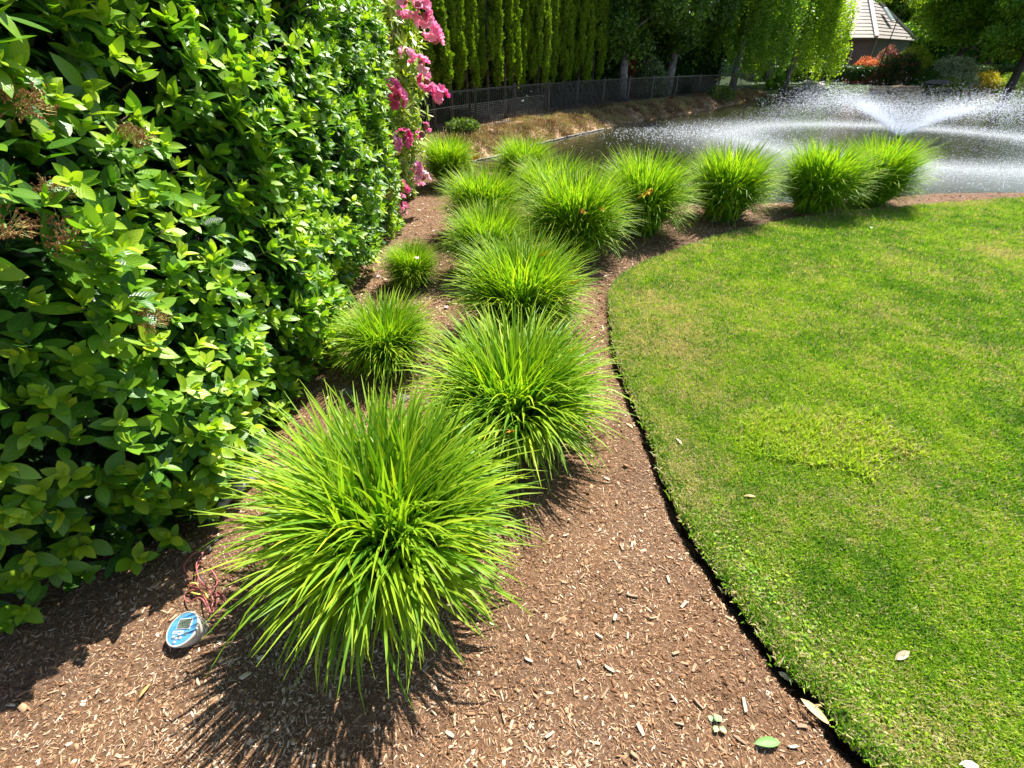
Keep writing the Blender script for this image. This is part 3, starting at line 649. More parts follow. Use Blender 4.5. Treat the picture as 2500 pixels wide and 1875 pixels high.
M_tree2 = leaf_mat('dark_broadleaf_foliage', [(0, (.02, .05, .01)), (.5, (.05, .12, .016)), (1, (.18, .32, .04))], 'INSTANCER', trans=.3, rough=.45, spec=.35)
M_birch = leaf_mat('weeping_birch_foliage', [(0, (.06, .15, .012)), (.45, (.20, .36, .02)), (1, (.50, .62, .05))], 'INSTANCER', trans=.5, rough=.45, spec=.35)
M_wbark = simple('pale_birch_bark', (.36, .34, .31), .8, noise=.7, nscale=5, c2=(.12, .1, .09))
def tree(name, u, Yd, crown, sprays, mf, mb_, seed, label, h=9, rad=.2, scale=1, cat='tree', group=None, rz=0, limbs=7, spread=2, z1=.3, lean=0):
    X_ = ray(u, 150)[0]/ray(u, 150)[1]*Yd; zg = float(hfun(np.array([X_]), np.array([Yd]))[0])
    t_ = empty(name, (X_, Yd, zg), rz, label, cat, group); t_.scale = (scale,)*3
    scatter('crown', sprays, *crown, mf, parent=t_); trunk_mb(np.random.default_rng(seed), h, rad, limbs, z1, spread, lean).build('trunk', mb_, t_, True); return t_
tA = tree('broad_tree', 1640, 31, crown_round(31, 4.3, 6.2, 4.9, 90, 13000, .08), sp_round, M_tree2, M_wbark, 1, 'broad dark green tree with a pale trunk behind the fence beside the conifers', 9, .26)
tB = tree('birch_tree', 1800, 34, crown_weep(32, 3.1, 10, 1.0, 300, .15), sp_fine, M_tree, M_wbark, 2, 'bright green birch with hanging twigs over the far end of the fence', 10, .2)
tC = tree('weeping_birch_tree', 1935, 37, crown_weep(33, 2.4, 10, .5, 270, .15), sp_fine, M_birch, M_wbark, 3, 'yellow green weeping birch hanging down in front of the house', 10, .18)
tD = tree('garden_tree', 2330, 46, crown_round(34, 4.9, 6.8, 4.8, 110, 10000, .12), sp_round, M_tree, M_bark, 4, 'many stemmed green tree to the right of the house', 10, .25, z1=.1, lean=.05)
tE = tree('garden_tree', 2500, 40, crown_round(35, 4.2, 6.0, 4.6, 90, 8500, .12), sp_round, M_tree, M_bark, 5, 'spreading green tree at the right edge behind the pond', 9, .3, lean=-.04)
tF = tree('slender_tree', 2150, 45.5, crown_round(36, 2.9, 7.9, 3.0, 40, 2300, .2), sp_fine, M_birch, M_bark, 6, 'slender light green tree whose leaves hang in front of the stone house roof', 8, .06, z1=.65, spread=1.5)
def again(src, u, Yd, label, sc_=1, rz=1.0, nm=None, group=None):
    t_ = copy_tree(src); X_ = ray(u, 150)[0]/ray(u, 150)[1]*Yd; t_.location = (X_, Yd, float(hfun(np.array([X_]), np.array([Yd]))[0])); t_.scale = (sc_,)*3; t_.rotation_euler = (0, 0, rz)
    if 'group' in t_: del t_['group']
    if nm: t_.name = nm
    return tag(t_, label, 'tree', group)
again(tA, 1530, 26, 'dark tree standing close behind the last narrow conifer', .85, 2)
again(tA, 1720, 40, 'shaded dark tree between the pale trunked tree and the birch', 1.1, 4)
again(tB, 1890, 44, 'green birch standing behind the two front birches', 1.1, 2)
again(tD, 2420, 54, 'tall green tree behind the spreading tree at the right', 1.15, 3)
# backdrop row
k = 0
for i, X_ in enumerate(np.arange(-40, 120, 5.2)):
    src = (tA, tD, tE)[i % 3]; t_ = copy_tree(src); Yd = 72+6*br.random()-(4 if X_ > 60 else 0); t_.location = (X_+br.normal(), Yd, .4); s_ = 1.25+.35*br.random(); t_.scale = (s_*1.05, s_, s_); t_.rotation_euler = (0, 0, br.random()*6)
    t_.name = 'distant_tree'; tag(t_, 'tall green tree in the distant belt closing off the garden', 'tree', 'trees of the distant belt behind the garden')
for i in range(7):
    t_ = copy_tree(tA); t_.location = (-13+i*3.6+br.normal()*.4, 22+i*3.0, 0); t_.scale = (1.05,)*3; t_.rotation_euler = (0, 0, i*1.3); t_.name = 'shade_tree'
    tag(t_, 'dark tree half hidden behind the row of narrow conifers', 'tree', 'dark trees behind the row of narrow conifers')

# dark foliage added as shade behind the row, and a far shrub belt
n = 15000; a_ = rng.random(n)*(LF-.5); fx_ = np.interp(a_, cs, FP[:, 0]); fy_ = np.interp(a_, cs, FP[:, 1]); dn_ = 1.9+1.1*rng.random(n)
q_ = np.column_stack([fx_-dn_*.85, fy_+dn_*.5, .05+2.3*rng.random(n)]); us = empty('shade_filler_foliage', (0, 20, 0), label='added mass of dark foliage standing for the deep shade behind the conifers and the fence', cat='hedge')
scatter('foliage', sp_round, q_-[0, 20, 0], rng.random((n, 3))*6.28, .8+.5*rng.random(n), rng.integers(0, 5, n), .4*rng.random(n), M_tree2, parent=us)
n = 42000; xx_ = rng.uniform(-30, 125, n); q_ = np.column_stack([xx_, 63+2.5*rng.random(n)+.04*np.abs(xx_-40), .3+(3.2+1.6*vnoise(xx_, 0*xx_, .35))*rng.random(n)])
k = ~((q_[:, 0] > 20) & (q_[:, 0] < 42) & (q_[:, 1] < 69)); q_[~k, 1] += 7
tag(scatter('distant_shrubbery', sp_round, q_, rng.random((n, 3))*6.28, 1.3+.8*rng.random(n), rng.integers(0, 5, n), .8*rng.random(n), M_tree), 'dense green shrubbery closing the far side of the garden', 'shrubbery', kind='stuff')

# ------------------------------------------------------------------ house
M_stone = simple('grey_stone_veneer', (.20, .20, .21), .9, noise=.4, nscale=9, bump=.6)
M_roof = simple('tan_roof_tiles', (.33, .29, .255), .8, noise=.25, nscale=3)
M_white = simple('white_trim', (.75, .75, .74), .5)
M_glass = simple('dark_window_glass', (.02, .025, .03), .08, spec=1)
hz = 3.25; hs = empty('stone_house', (31.7, 50, 0), label='grey stone house with a tan tiled roof behind the pond', cat='house')
plan = np.array([[22, 50], [31.7, 50], [39.8, 56.4], [39.8, 68], [22, 68]], float); O = np.array([31.7, 50])
pl = plan-O; wl = MB(); inn = [(x*.97, y+.6 if y < 1 else y) for x, y in pl]
inn = [(pl[i][0]+(pl.mean(0)[0]-pl[i][0])*.05, pl[i][1]+(pl.mean(0)[1]-pl[i][1])*.05) for i in range(5)]
wl.add([(x, y, 0) for x, y in inn]+[(x, y, hz) for x, y in inn], [(i, (i+1) % 5, 5+(i+1) % 5, 5+i) for i in range(5)]+[(5, 6, 7, 8, 9)]); wl.build('wall', M_stone, hs)
rA = np.array([Q(2118, -12, 57)[0]-O[0], 57-O[1], 6.9]); rB = rA+np.array([-5.5, 2.5, 0])
E = [np.array([*p_, hz]) for p_ in pl]
def roof_face(a, b2, c, d, n=13):
    nrm = unit(np.cross(b2-a, d-a)); nrm = nrm if nrm[2] > 0 else -nrm
    for i in range(n):
        t0, t1 = i/n, (i+1.12)/n if i < n-1 else 1
        A0 = a+(d-a)*t0; B0 = b2+(c-b2)*t0; A1 = a+(d-a)*t1; B1 = b2+(c-b2)*t1; lo = nrm*.07; hi = nrm*.02
        mb = MB(); mb.add([A0, B0, B1, A1, A0+lo, B0+lo, B1+hi, A1+hi], [(3, 2, 1, 0), (4, 5, 6, 7), (0, 1, 5, 4), (1, 2, 6, 5), (2, 3, 7, 6), (3, 0, 4, 7)]); mb.build('tile_course', M_roof, rf)
rm = MB(); rm.add([*E, rA-[0, 0, .05], rB-[0, 0, .05]], [(0, 1, 5, 6), (1, 2, 5), (2, 3, 5), (3, 4, 6, 5), (4, 0, 6), (4, 3, 2, 1, 0)]); rf = rm.build('roof', M_roof, hs)
roof_face(E[0], E[1], rA, rB); roof_face(E[1], E[2], rA, rA+[.02, .02, 0])
M_ridge = simple('ridge_tiles', (.55, .5, .45), .8)
for e_, tp in ((E[1], rA), (E[2], rA)): MB().bar(e_+[0, 0, .14], tp+[0, 0, .14], .3, .16).build('ridge_cap', M_ridge, rf)
sk = (E[1]+E[2])/2*.52+rA*.48+np.array([.3, -.2, .2]); ex = unit(E[2]-E[1]); ez = unit(rA-(E[1]+E[2])/2); R3 = np.stack([ex, ez, np.cross(ex, ez)], 1)
s_ = MB().box(sk, (.7, 1.5, .14), R3).build('skylight', M_white, rf); MB().box(sk+np.cross(ex, ez)*.075, (.55, 1.3, .02), R3).build('pane', simple('skylight_glass', (.35, .45, .55), .1, spec=1), rf)
MB().bar(E[0]+[0, -.06, -.08], E[1]+[0, -.06, -.08], .1, .16).build('gutter', M_white if False else simple('brown_gutter', (.1, .08, .07), .5), hs)
wx = Q(2066, 130, 50.2)[0]-O[0]
wi = MB().box((wx-.4, .42, 1.75), (2.0, .12, 1.5)).build('window', M_white, hs); MB().box((wx-.4, .35, 1.75), (1.8, .04, 1.32)).build('pane', M_glass, wi)
MB().box((wx-.4, .3, .95), (2.2, .2, .08)).build('sill', M_white, wi)
c0 = np.array([*inn[1], 0]); MB().tube([c0+[.5, .1, .1], c0+[.5, .1, hz]], .05, 6).build('downpipe', simple('grey_pipe_paint', (.3, .29, .28), .5), hs)

# ------------------------------------------------------------------ shrubs on the far bank
def shrub(name, u, v, Yd, R_, Hh, stops, label, n=1500, cat='shrub', seed=0, trans=.35, ls=1.0):
    r = np.random.default_rng(900+seed); X_ = Q(u, v, Yd)[0]; zg = float(hfun(np.array([X_]), np.array([Yd]))[0]); t_ = empty(name, (X_, Yd, zg), 0, label, cat)
    d = rand_dir(n, r); d[:, 2] = np.abs(d[:, 2]); lump = .75+.35*vnoise(d[:, 0]*2.4, d[:, 1]*2.4+d[:, 2]*3, 1, seed*3)
    q = d*np.array([R_, R_, Hh])*(lump*(.55+.45*r.random(n)**.5))[:, None]+np.array([0, 0, .1])
    mt = leaf_mat(name+'_leaves', stops, 'INSTANCER', trans=trans, rough=.5, spec=.3)
    scatter('foliage', sp_small, q, r.random((n, 3))*6.28, ls*(.7+.6*r.random(n)), r.integers(0, 4, n), r.random(n), mt, parent=t_)
    MB().tube([(0, 0, -.1), (.05, 0, Hh*.5)], [.05, .02], 6).build('stem', M_bark, t_, True); return t_
sp_small = [spray(br, 10, .09, .05, .08) for _ in range(4)]
GR = [(0, (.03, .07, .012)), (1, (.14, .27, .03))]
shrub('coral_leaved_shrub', 2125, 160, 47, 1.5, 1.9, [(0, (.35, .07, .04)), (.6, (.75, .2, .12)), (1, (.9, .4, .25))], 'coral red leaved shrub in front of the grey house wall', 2200, seed=1)
shrub('pink_flowering_shrub', 2165, 138, 48.5, 1.3, 2.7, [(0, (.04, .1, .02)), (.5, (.3, .1, .12)), (1, (.85, .25, .4))], 'pink flowering shrub behind the coral leaved shrub', 1600, seed=2)
shrub('dark_leaved_shrub', 2190, 165, 46, 2.0, 2.1, [(0, (.02, .04, .012)), (.7, (.06, .11, .02)), (1, (.5, .18, .1))], 'dark rounded shrub to the right of the coral leaved shrub', 2600, seed=3)
shrub('yellow_leaved_shrub', 2232, 150, 46.5, 1.6, 2.7, [(0, (.15, .22, .02)), (1, (.6, .65, .06))], 'yellow green shrub beneath the right corner of the roof', 1800, seed=4)
shrub('white_flowering_shrub', 2330, 165, 45, 2.0, 2.3, [(0, (.08, .14, .04)), (.4, (.4, .45, .3)), (1, (.8, .8, .7))], 'white flowering shrub on the far bank right of the house', 2600, seed=5)
shrub('golden_leaved_shrub', 2405, 190, 44.6, 1.5, 1.2, [(0, (.3, .3, .02)), (.6, (.7, .6, .05)), (1, (.9, .5, .06))], 'golden yellow low shrub by the water on the far bank', 1800, seed=6)
shrub('lime_leaved_shrub', 2300, 185, 44.8, 2.2, 1.0, [(0, (.12, .2, .02)), (1, (.5, .6, .06))], 'lime green low shrub below the white flowering one', 2000, seed=7)
shrub('grassy_green_clump', 2255, 200, 44.6, 1.3, 1.5, GR, 'green leafy clump on the far bank behind the fountain spray', 1600, seed=8)
shrub('lime_leaved_shrub', 2480, 178, 44, 2.3, 1.7, [(0, (.1, .2, .02)), (1, (.4, .55, .06))], 'lime green shrub at the right edge of the far bank', 2200, seed=9)
shrub('small_bright_clump', 1895, 210, 39, .7, 1.0, [(0, (.12, .3, .02)), (1, (.3, .55, .05))], 'small bright green clump beside the grey rocks at the fence end', 900, seed=10)
shrub('white_flowering_shrub', 1590, 165, 29.5, 1.2, 1.7, [(0, (.06, .12, .03)), (.6, (.2, .3, .1)), (1, (.65, .65, .5))], 'pale flowering shrub behind the fence left of the pale trunk', 1500, seed=11)
shrub('red_flowering_shrub', 1531, 150, 28.5, .55, 2.2, [(0, (.03, .07, .01)), (.6, (.25, .04, .04)), (1, (.7, .08, .06))], 'small red flowering shrub behind the fence next to the conifers', 500, seed=12)
# clipped low hedge
n = 16000; hx = rng.uniform(21, 60, n); hy = 45.6+rng.uniform(0, 1.3, n); hzz = .15+rng.random(n)**.6*1.0
he = empty('low_hedge', (38, 46, .2), label='dark clipped low hedge along the far bank below the house', cat='hedge')
scatter('foliage', sp_small, np.column_stack([hx-38, hy-46, hzz-.1]), rng.random((n, 3))*6.28, 1+.4*rng.random(n), rng.integers(0, 4, n), .5*rng.random(n), leaf_mat('low_hedge_leaves', GR, 'INSTANCER', trans=.25), parent=he)
# weeds and bushes in shade along the bank by the fence
for i, (u, v, R_, Hh, lb) in enumerate([(1760, 240, .8, .8, 'leafy weed clump on the shaded bank below the fence end'), (1130, 335, .4, .12, 'low green weed patch at the foot of the fence near the rhododendron'), (1870, 232, .9, .6, 'low dark weed clump on the bank left of the rocks')]):
    p_ = P(u, v); shrub('weed_clump', u, v, p_[1], R_, Hh, [(0, (.04, .08, .015)), (1, (.2, .3, .05))], lb, 400, 'weeds', 20+i, ls=.7)

# rocks
def rock(name, c, s, seed, mat, label, rz=0, cat='rock'):
    r = np.random.default_rng(seed); n_, m_ = 10, 7; V = []
    for j in range(1, m_):
        ph = math.pi*j/m_
        for i in range(n_): a = 2*math.pi*i/n_; V.append((math.sin(ph)*math.cos(a), math.sin(ph)*math.sin(a), math.cos(ph)))
    V = [(0, 0, 1)]+V+[(0, 0, -1)]; V = np.array(V); cut = unit(r.normal(size=(9, 3)))
    for c_ in cut: dd = V@c_; lim = .62+.2*r.random(); V = V-np.maximum(dd-lim, 0)[:, None]*c_
    V = V*np.array(s)+r.normal(size=V.shape)*.012*min(s)*3; F = [(0, 1+i, 1+(i+1) % n_) for i in range(n_)]
    F += [(1+j*n_+i, 1+(j+1)*n_+i, 1+(j+1)*n_+(i+1) % n_, 1+j*n_+(i+1) % n_) for j in range(m_-2) for i in range(n_)]
    b0 = 1+(m_-2)*n_; F += [(len(V)-1, b0+(i+1) % n_, b0+i) for i in range(n_)]
    o = obj(name, mk_mesh(name, V, F, mat, smooth_sh=False)); o.location = tuple(c); o.rotation_euler = (0, 0, rz); return tag(o, label, cat)
M_rock = simple('grey_rock', (.34, .32, .3), .9, noise=.45, nscale=4, bump=.6)
M_rockd = simple('brown_rock', (.17, .14, .12), .9, noise=.5, nscale=14, bump=.8)
c = P(1968, 232, -.3); rock('rock', c+[0, 0, .35], (.75, .7, .62), 1, M_rock, 'tall grey rock at the water edge below the weeping birch')
c = P(1998, 230, -.3); rock('rock', c+[0, .5, .3], (1.1, .7, .5), 2, M_rock, 'wide grey rock right of the tall rock at the water edge', .3)
c = P(1940, 234, -.3); rock('rock', c+[0, 0, .15], (.8, .5, .35), 3, M_rockd, 'low brown rock left of the tall grey rock', .6)
c = P(2195, 225, -.3); rock('rock', c+[0, .6, .1], (2.6, .8, .4), 4, simple('tan_stone', (.4, .27, .13), .9, noise=.4, nscale=3), 'long tan flat stone on the far shore behind the spray', .1)
c = P(2215, 210, 0); rock('rock', c+[0, -3, .3], (1.2, .5, .22), 5, M_rockd, 'dark slab of rock on top of the long tan stone', .05)
c = P(1125, 447, 0); rock('rock', c+[0, 0, .1], (.16, .13, .17), 6, M_rockd, 'brown boulder between two daylily clumps near the bank')
c = P(845, 968, 0); rock('rock', c+[0, 0, .02], (.06, .045, .035), 7, M_rockd, 'small grey stone on the mulch behind the nearest clump', .4)
c = P(985, 985, 0); rock('rock', c+[0, 0, .02], (.06, .05, .035), 8, M_rockd, 'small brown grey stone between the two nearest daylily clumps', 1)
c = P(805, 1010, 0); rock('rock', c+[0, 0, .015], (.04, .03, .025), 9, M_rockd, 'tiny grey stone nearest the leafy hedge', 2)

# ------------------------------------------------------------------ daylily clumps
def blade_params(r, n, jit=17, sh=.30):
    t = r.random(n); th0 = np.radians(2+26*t**1.2)+np.radians(4)*r.normal(size=n); th1 = np.radians(24+112*t**.75)+np.radians(jit)*r.normal(size=n)
    return th0, th1, (.53+.16*r.random(n))*(1-.10*(t < .2))*(1-sh*t**2), 1.0+.9*r.random(n), .0095+.0055*r.random(n), r.normal(0, .13, n)
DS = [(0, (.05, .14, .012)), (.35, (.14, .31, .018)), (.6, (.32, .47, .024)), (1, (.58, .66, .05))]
M_dl = leaf_mat('daylily_blades', DS, 'GEOMETRY', trans=.42, rough=.5, spec=.25)
M_dl_obj = leaf_mat('daylily_blades_single', DS, 'OBJECT', trans=.42, rough=.45, spec=.35)
def clump_mesh(seed, n, segs, wmul=1.0):
    r = np.random.default_rng(seed); p_ = blade_params(r, n, 17 if segs > 6 else 11, .30 if segs > 6 else .42); V = []; F = []; T_ = []; k = 0
    for i in range(n):
        v, f, u_ = blade_profile(p_[0][i], p_[1][i], p_[2][i], p_[3][i], p_[4][i]*wmul, segs, .3, p_[5][i]); a = r.random()*6.283
        tw = r.normal(0, .75); c_, s_ = math.cos(a), math.sin(a); rb = .01+.125*r.random()**.7
        x = v[:, 0]*c_-v[:, 1]*s_+rb*math.cos(a+tw); y = v[:, 0]*s_+v[:, 1]*c_+rb*math.sin(a+tw)
        V.append(np.column_stack([x, y, v[:, 2]])); F += [tuple(j+k for j in q) for q in f]; k += len(v)
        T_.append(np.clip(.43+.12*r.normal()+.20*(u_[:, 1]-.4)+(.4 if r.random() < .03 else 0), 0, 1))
    return mk_mesh('foliage', np.concatenate(V), F, M_dl, attrs=dict(tint=np.concatenate(T_)))
def dead_mesh(seed):
    r = np.random.default_rng(seed); V = []; F = []; k = 0
    for i in range(60):
        v, f, u_ = blade_profile(math.radians(r.uniform(45, 75)), math.radians(r.uniform(95, 112)), r.uniform(.2, .42), .5, .009, 5, .2, r.normal(0, .4)); a = r.random()*6.283; c_, s_ = math.cos(a), math.sin(a)
        V.append(np.column_stack([v[:, 0]*c_-v[:, 1]*s_, v[:, 0]*s_+v[:, 1]*c_, v[:, 2]+.01])); F += [tuple(j+k for j in q) for q in f]; k += len(v)
    return mk_mesh('dry_blades', np.concatenate(V), F, M_dead)
M_dead = simple('dry_blade_straw', (.42, .30, .16), .8, noise=.5, nscale=20); dead_me = [dead_mesh(51), dead_mesh(52)]
vr_ = np.random.default_rng(77); pv = blade_params(vr_, 30)
single = [mk_mesh('leaf_blade', *blade_profile(pv[0][i], pv[1][i], pv[2][i], pv[3][i], pv[4][i]*1.3, 9, .3, pv[5][i])[:2], M_dl_obj) for i in range(30)]
near_meshes = [clump_mesh(300+i, 1050, 8, 1.2) for i in range(3)]
far_meshes = [clump_mesh(310+i, 1800, 6, 1.0) for i in range(3)]
M_yel = simple('yellow_petals', (.85, .5, .03), .6); M_or = simple('orange_petals', (.85, .3, .03), .6)
def petal_flower(r):
    mb = MB()
    for i in range(6):
        v, f, _ = leaf_shape(.05, .022, .2, .025, rows=4); a = i*math.pi/3; ct, st = math.cos(.7), math.sin(.7)
        v = np.column_stack([v[:, 0], v[:, 1]*ct-v[:, 2]*st, v[:, 1]*st+v[:, 2]*ct]); c_, s_ = math.cos(a), math.sin(a)
        mb.add(np.column_stack([v[:, 0]*c_-v[:, 1]*s_, v[:, 0]*s_+v[:, 1]*c_, v[:, 2]]), f)
    return mb
fl_y = mk_mesh('flower', np.concatenate(petal_flower(br).V), petal_flower(br).F, M_yel); fl_o = mk_mesh('flower', fl_y.vertices and np.concatenate(petal_flower(br).V), petal_flower(br).F, M_or)
CL = [ # u, v(base), size, blades as parts, label
 (965, 1372, 1.10, 300, 'largest daylily clump in front, beside the round controller'),
 (1255, 1060, 1.12, 240, 'second nearest daylily clump, wide, touching the lawn path mulch'),
 (1272, 815, 1.12, 0, 'dense daylily clump behind the second nearest one, with a yellow bloom at its right side'),
 (1195, 670, 1.02, 0, 'daylily clump squeezed in the middle of the left row of clumps'),
 (1182, 575, 1.12, 0, 'daylily clump below the brown boulder'),
 (1098, 456, 1.15, 0, 'farthest left daylily clump, under the pink rhododendron flowers'),
 (1278, 468, 1.2, 0, 'daylily clump at the pond corner, beneath the dry bank'),
 (1345, 545, 1.25, 0, 'daylily clump overlapping behind the big clump at the path bend'),
 (1398, 628, 1.28, 0, 'big daylily clump at the bend of the mulch path with small orange blooms'),
 (1558, 572, 1.3, 0, 'daylily clump with a yellow orange flower on its face, by the pond'),
 (1758, 540, 1.36, 0, 'round daylily clump standing alone, fourth from the right end'),
 (1976, 522, 1.38, 0, 'daylily clump in front of the last one at the right end'),
 (2110, 503, 1.42, 0, 'rightmost daylily clump, in front of the fountain'),
 (1010, 700, .62, 0, 'smallest daylily clump with a fallen pink petal on it'),
 (950, 895, .78, 80, 'medium small daylily clump close to the leafy hedge')]
clr = np.random.default_rng(44); clumps = []
for i, (u, v, s_, nparts, lb) in enumerate(CL):
    p_ = P(u, v); zz = float(hfun(p_[:1], p_[1:2])[0]); t_ = empty('daylily_clump', (p_[0], p_[1], zz-.01), clr.random()*6.28, lb+'' if len(lb.split()) < 16 else lb, 'plant', 'daylily clumps in the mulch bed')
    t_.scale = (s_*(.95+.1*clr.random()), s_*(.95+.1*clr.random()), s_*(.95+.1*clr.random())*(1 if nparts else 1.12)); me = near_meshes[i % 3] if nparts else far_meshes[i % 3]
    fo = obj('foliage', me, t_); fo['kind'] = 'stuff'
    for j in range(nparts):
        o = obj('leaf_blade', single[clr.integers(0, 30)], t_); a = clr.random()*6.283; rb = .02+.08*clr.random()
        o.location = (rb*math.cos(a), rb*math.sin(a), 0); o.rotation_euler = (clr.normal()*.14, clr.normal()*.14, a+clr.normal()*.7); k_ = .9+.2*clr.random(); o.scale = (k_, k_, k_); o['tint'] = float(np.clip(.48+.09*clr.normal(), 0, 1))
    clumps.append(t_); db = obj('dry_blades', dead_me[i % 2], t_); db['kind'] = 'stuff'
def bloom(ci, u, v, me, s_=1, f=.93):
    f *= .965; s_ *= 1.25
    t_ = clumps[ci]; c0 = np.array([0, 0, CAM_H]); d = ray(u, v); base = np.array(t_.location)
    tt = f*np.linalg.norm(base-c0)/np.linalg.norm(d); w_ = c0+d*tt; M_ = Matrix.Translation(t_.location)@t_.rotation_euler.to_matrix().to_4x4()@Matrix.Diagonal((*t_.scale, 1))
    q = M_.inverted()@Vector(w_); o = obj('flower', me, t_); o.location = q; o.rotation_euler = (.3, -.5, 1); o.scale = (s_,)*3
for a in [(9, 1575, 478, fl_y, 1.0, .93), (9, 1588, 472, fl_o, .6, .93), (5, 1163, 390, fl_y, 1.2, .97), (2, 1402, 695, fl_y, .9, .93), (2, 1330, 625, fl_y, .8, .93), (8, 1422, 518, fl_o, .42, .93), (8, 1470, 512, fl_o, .32, .93), (1, 1250, 1055, fl_o, .35, .8), (1, 1400, 855, fl_y, .4, .9)]: bloom(*a)

# ------------------------------------------------------------------ leafy evergreen hedge (left)
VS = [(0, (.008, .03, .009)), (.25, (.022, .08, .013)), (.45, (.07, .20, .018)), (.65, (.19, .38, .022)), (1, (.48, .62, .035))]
M_vib = leaf_mat('hedge_leaves', VS, 'INSTANCER', trans=.38, rough=.38, spec=.5, veins=True)
M_vib_o = leaf_mat('hedge_leaves_single', VS, 'OBJECT', trans=.38, rough=.38, spec=.5, veins=True)
vleaves = [leaf_shape(1, .48, .2, .16, 7), leaf_shape(1, .54, .1, .05, 7), leaf_shape(1, .46, .32, .28, 7), leaf_shape(1, .5, .24, -.06, 7)]
def hedge_leaves(seed, y0, y1, x0, top, dens, leafL):
    r = np.random.default_rng(seed)
    A = (y1-y0)*top; n = int(A*dens); yy = r.uniform(y0, y1, n); zz = top*r.random(n)**.95
    bul = .32*(vnoise(yy, zz, 1.6, seed)-.5)+.20*(vnoise(yy, zz, 4, seed+9)-.5)
    endc = smooth(.5, 0, yy-y0) if y0 < 1 else np.zeros(n)      # rounded near end
    face = x0+.1*np.sin(zz*1.4)+bul-.05*smooth(.25, 0, zz)-endc*.45+.16*smooth(1.3, .2, zz)*smooth(5.5, 1.4, yy)
    depth = r.random(n)**1.6*.45; px_ = face-depth
    out = unit(np.column_stack([np.full(n, .62), -.12-.7*endc+.1*r.normal(size=n), np.full(n, .68)])+.34*r.normal(size=(n, 3)))
    return np.column_stack([px_, yy, zz+.03]), out, depth
def shoots_to_leaves(pos, dr, depth, r, leafL):
    n = len(pos); ref = rand_dir(n, r); e1 = unit(np.cross(dr, ref)); e2 = np.cross(dr, e1); Pp, Rr, Ss, Tt = [], [], [], []
    base_t = np.clip(.70-depth*1.7+.12*r.normal(size=n), .03, .8)  # tint drops with depth: older leaves, and shade put into the colour
    for k in range(4):
        for s_ in (-1, 1):
            lat = (e1 if k % 2 == 0 else e2)*s_; al = np.radians([64, 50, 36, 18][k]+10*r.normal(size=n))[:, None]
            l = unit(np.cos(al)*dr+np.sin(al)*lat+.12*r.normal(size=(n, 3))-np.array([0, 0, .08*(3-k)*.5])); nn_ = unit(dr+np.array([.15, 0, .45])+.15*r.normal(size=(n, 3)))
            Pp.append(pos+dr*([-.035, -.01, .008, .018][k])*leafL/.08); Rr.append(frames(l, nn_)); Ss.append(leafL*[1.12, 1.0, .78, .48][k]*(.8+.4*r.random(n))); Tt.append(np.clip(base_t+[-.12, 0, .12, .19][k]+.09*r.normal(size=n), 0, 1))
    return np.concatenate(Pp), np.concatenate(Rr), np.concatenate(Ss), np.concatenate(Tt)
def build_hedge(name, label, seed, y0, y1, x0, top, dens, leafL, nbig, cat='hedge'):
    r = np.random.default_rng(seed+1); pos, out, dep = hedge_leaves(seed, y0, y1, x0, top, dens, leafL)
    # top and near-end cover
    p_, R_, s_, t_ = shoots_to_leaves(pos, out, dep, r, leafL)
    ni = int(len(p_)*.6); yy = r.uniform(y0+.1, y1, ni); zz = top*r.random(ni); ec = smooth(.5, 0, yy-y0) if y0 < 1 else np.zeros(ni)
    pi_ = np.column_stack([x0-.25-ec*.55-.8*r.random(ni), yy, zz]); Ri = frames(rand_dir(ni, r)+np.array([.3, 0, -.2]), rand_dir(ni, r)*.5+np.array([.3, 0, .8])); si = leafL*(.9+.5*r.random(ni)); ti = .05+.2*r.random(ni)  # inner leaves tinted dark, older ones with the hedge's inner shade painted in
    nt_ = int((y1-y0)*1.6*dens*.35); yt = r.uniform(y0, y1, nt_); xt = x0-1.7*r.random(nt_); pt = np.column_stack([xt, yt, top-.05+.12*r.random(nt_)]); ut = unit(np.array([[.1, 0, 1.]])+.4*r.normal(size=(nt_, 3))); pt2, Rt2, st2, tt2 = shoots_to_leaves(pt, ut, np.zeros(nt_), r, leafL)
    p_ = np.concatenate([p_, pi_, pt2]); R_ = np.concatenate([R_, Ri, Rt2]); s_ = np.concatenate([s_, si, st2]); t_ = np.concatenate([t_, ti, tt2])
    h_ = empty(name, (x0-.8, (y0+y1)/2, 0), label=label, cat=cat); off = np.array(h_.location); u_, v_, d_ = project(p_)
    rz = s_/np.maximum(d_, .3); vis = (u_ > 0) & (u_ < 2500) & (v_ > 0) & (v_ < 1875) & (d_ > .2) & (p_[:, 0] > x0-.12-.55*smooth(.9, 0, p_[:, 1]-y0))
    sc2 = np.where(vis, rz*(.6+t_), -1); big_ = np.argsort(-sc2)[:nbig]; mask = np.zeros(len(p_), bool); mask[big_] = True
    vm = [mk_mesh('leaf', lv[0], lv[1], M_vib_o, uv=lv[2]) for lv in vleaves]
    for j in big_:
        o = obj('leaf', vm[j % 4], h_); o.matrix_local = Matrix.Translation(Vector(p_[j]-off))@Matrix(R_[j].tolist()).to_4x4()@Matrix.Scale(float(s_[j]), 4); o['tint'] = float(t_[j])
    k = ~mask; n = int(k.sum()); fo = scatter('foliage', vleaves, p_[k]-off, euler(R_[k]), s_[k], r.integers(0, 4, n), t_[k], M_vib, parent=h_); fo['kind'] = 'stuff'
    tw = MB()
    for j in range(90):
        i_ = r.integers(0, len(pos)); a = pos[i_]; b_ = np.array([x0-.9, a[1]+r.normal()*.15, max(a[2]-.5, .02)]); tw.tube([b_-off, (a+b_)/2+[0, 0, .05]-off, a-off], [.012, .008, .004], 5)
    tag(tw.build('twigs', M_bark, h_, True), kind='stuff'); print(name, len(p_)); return h_
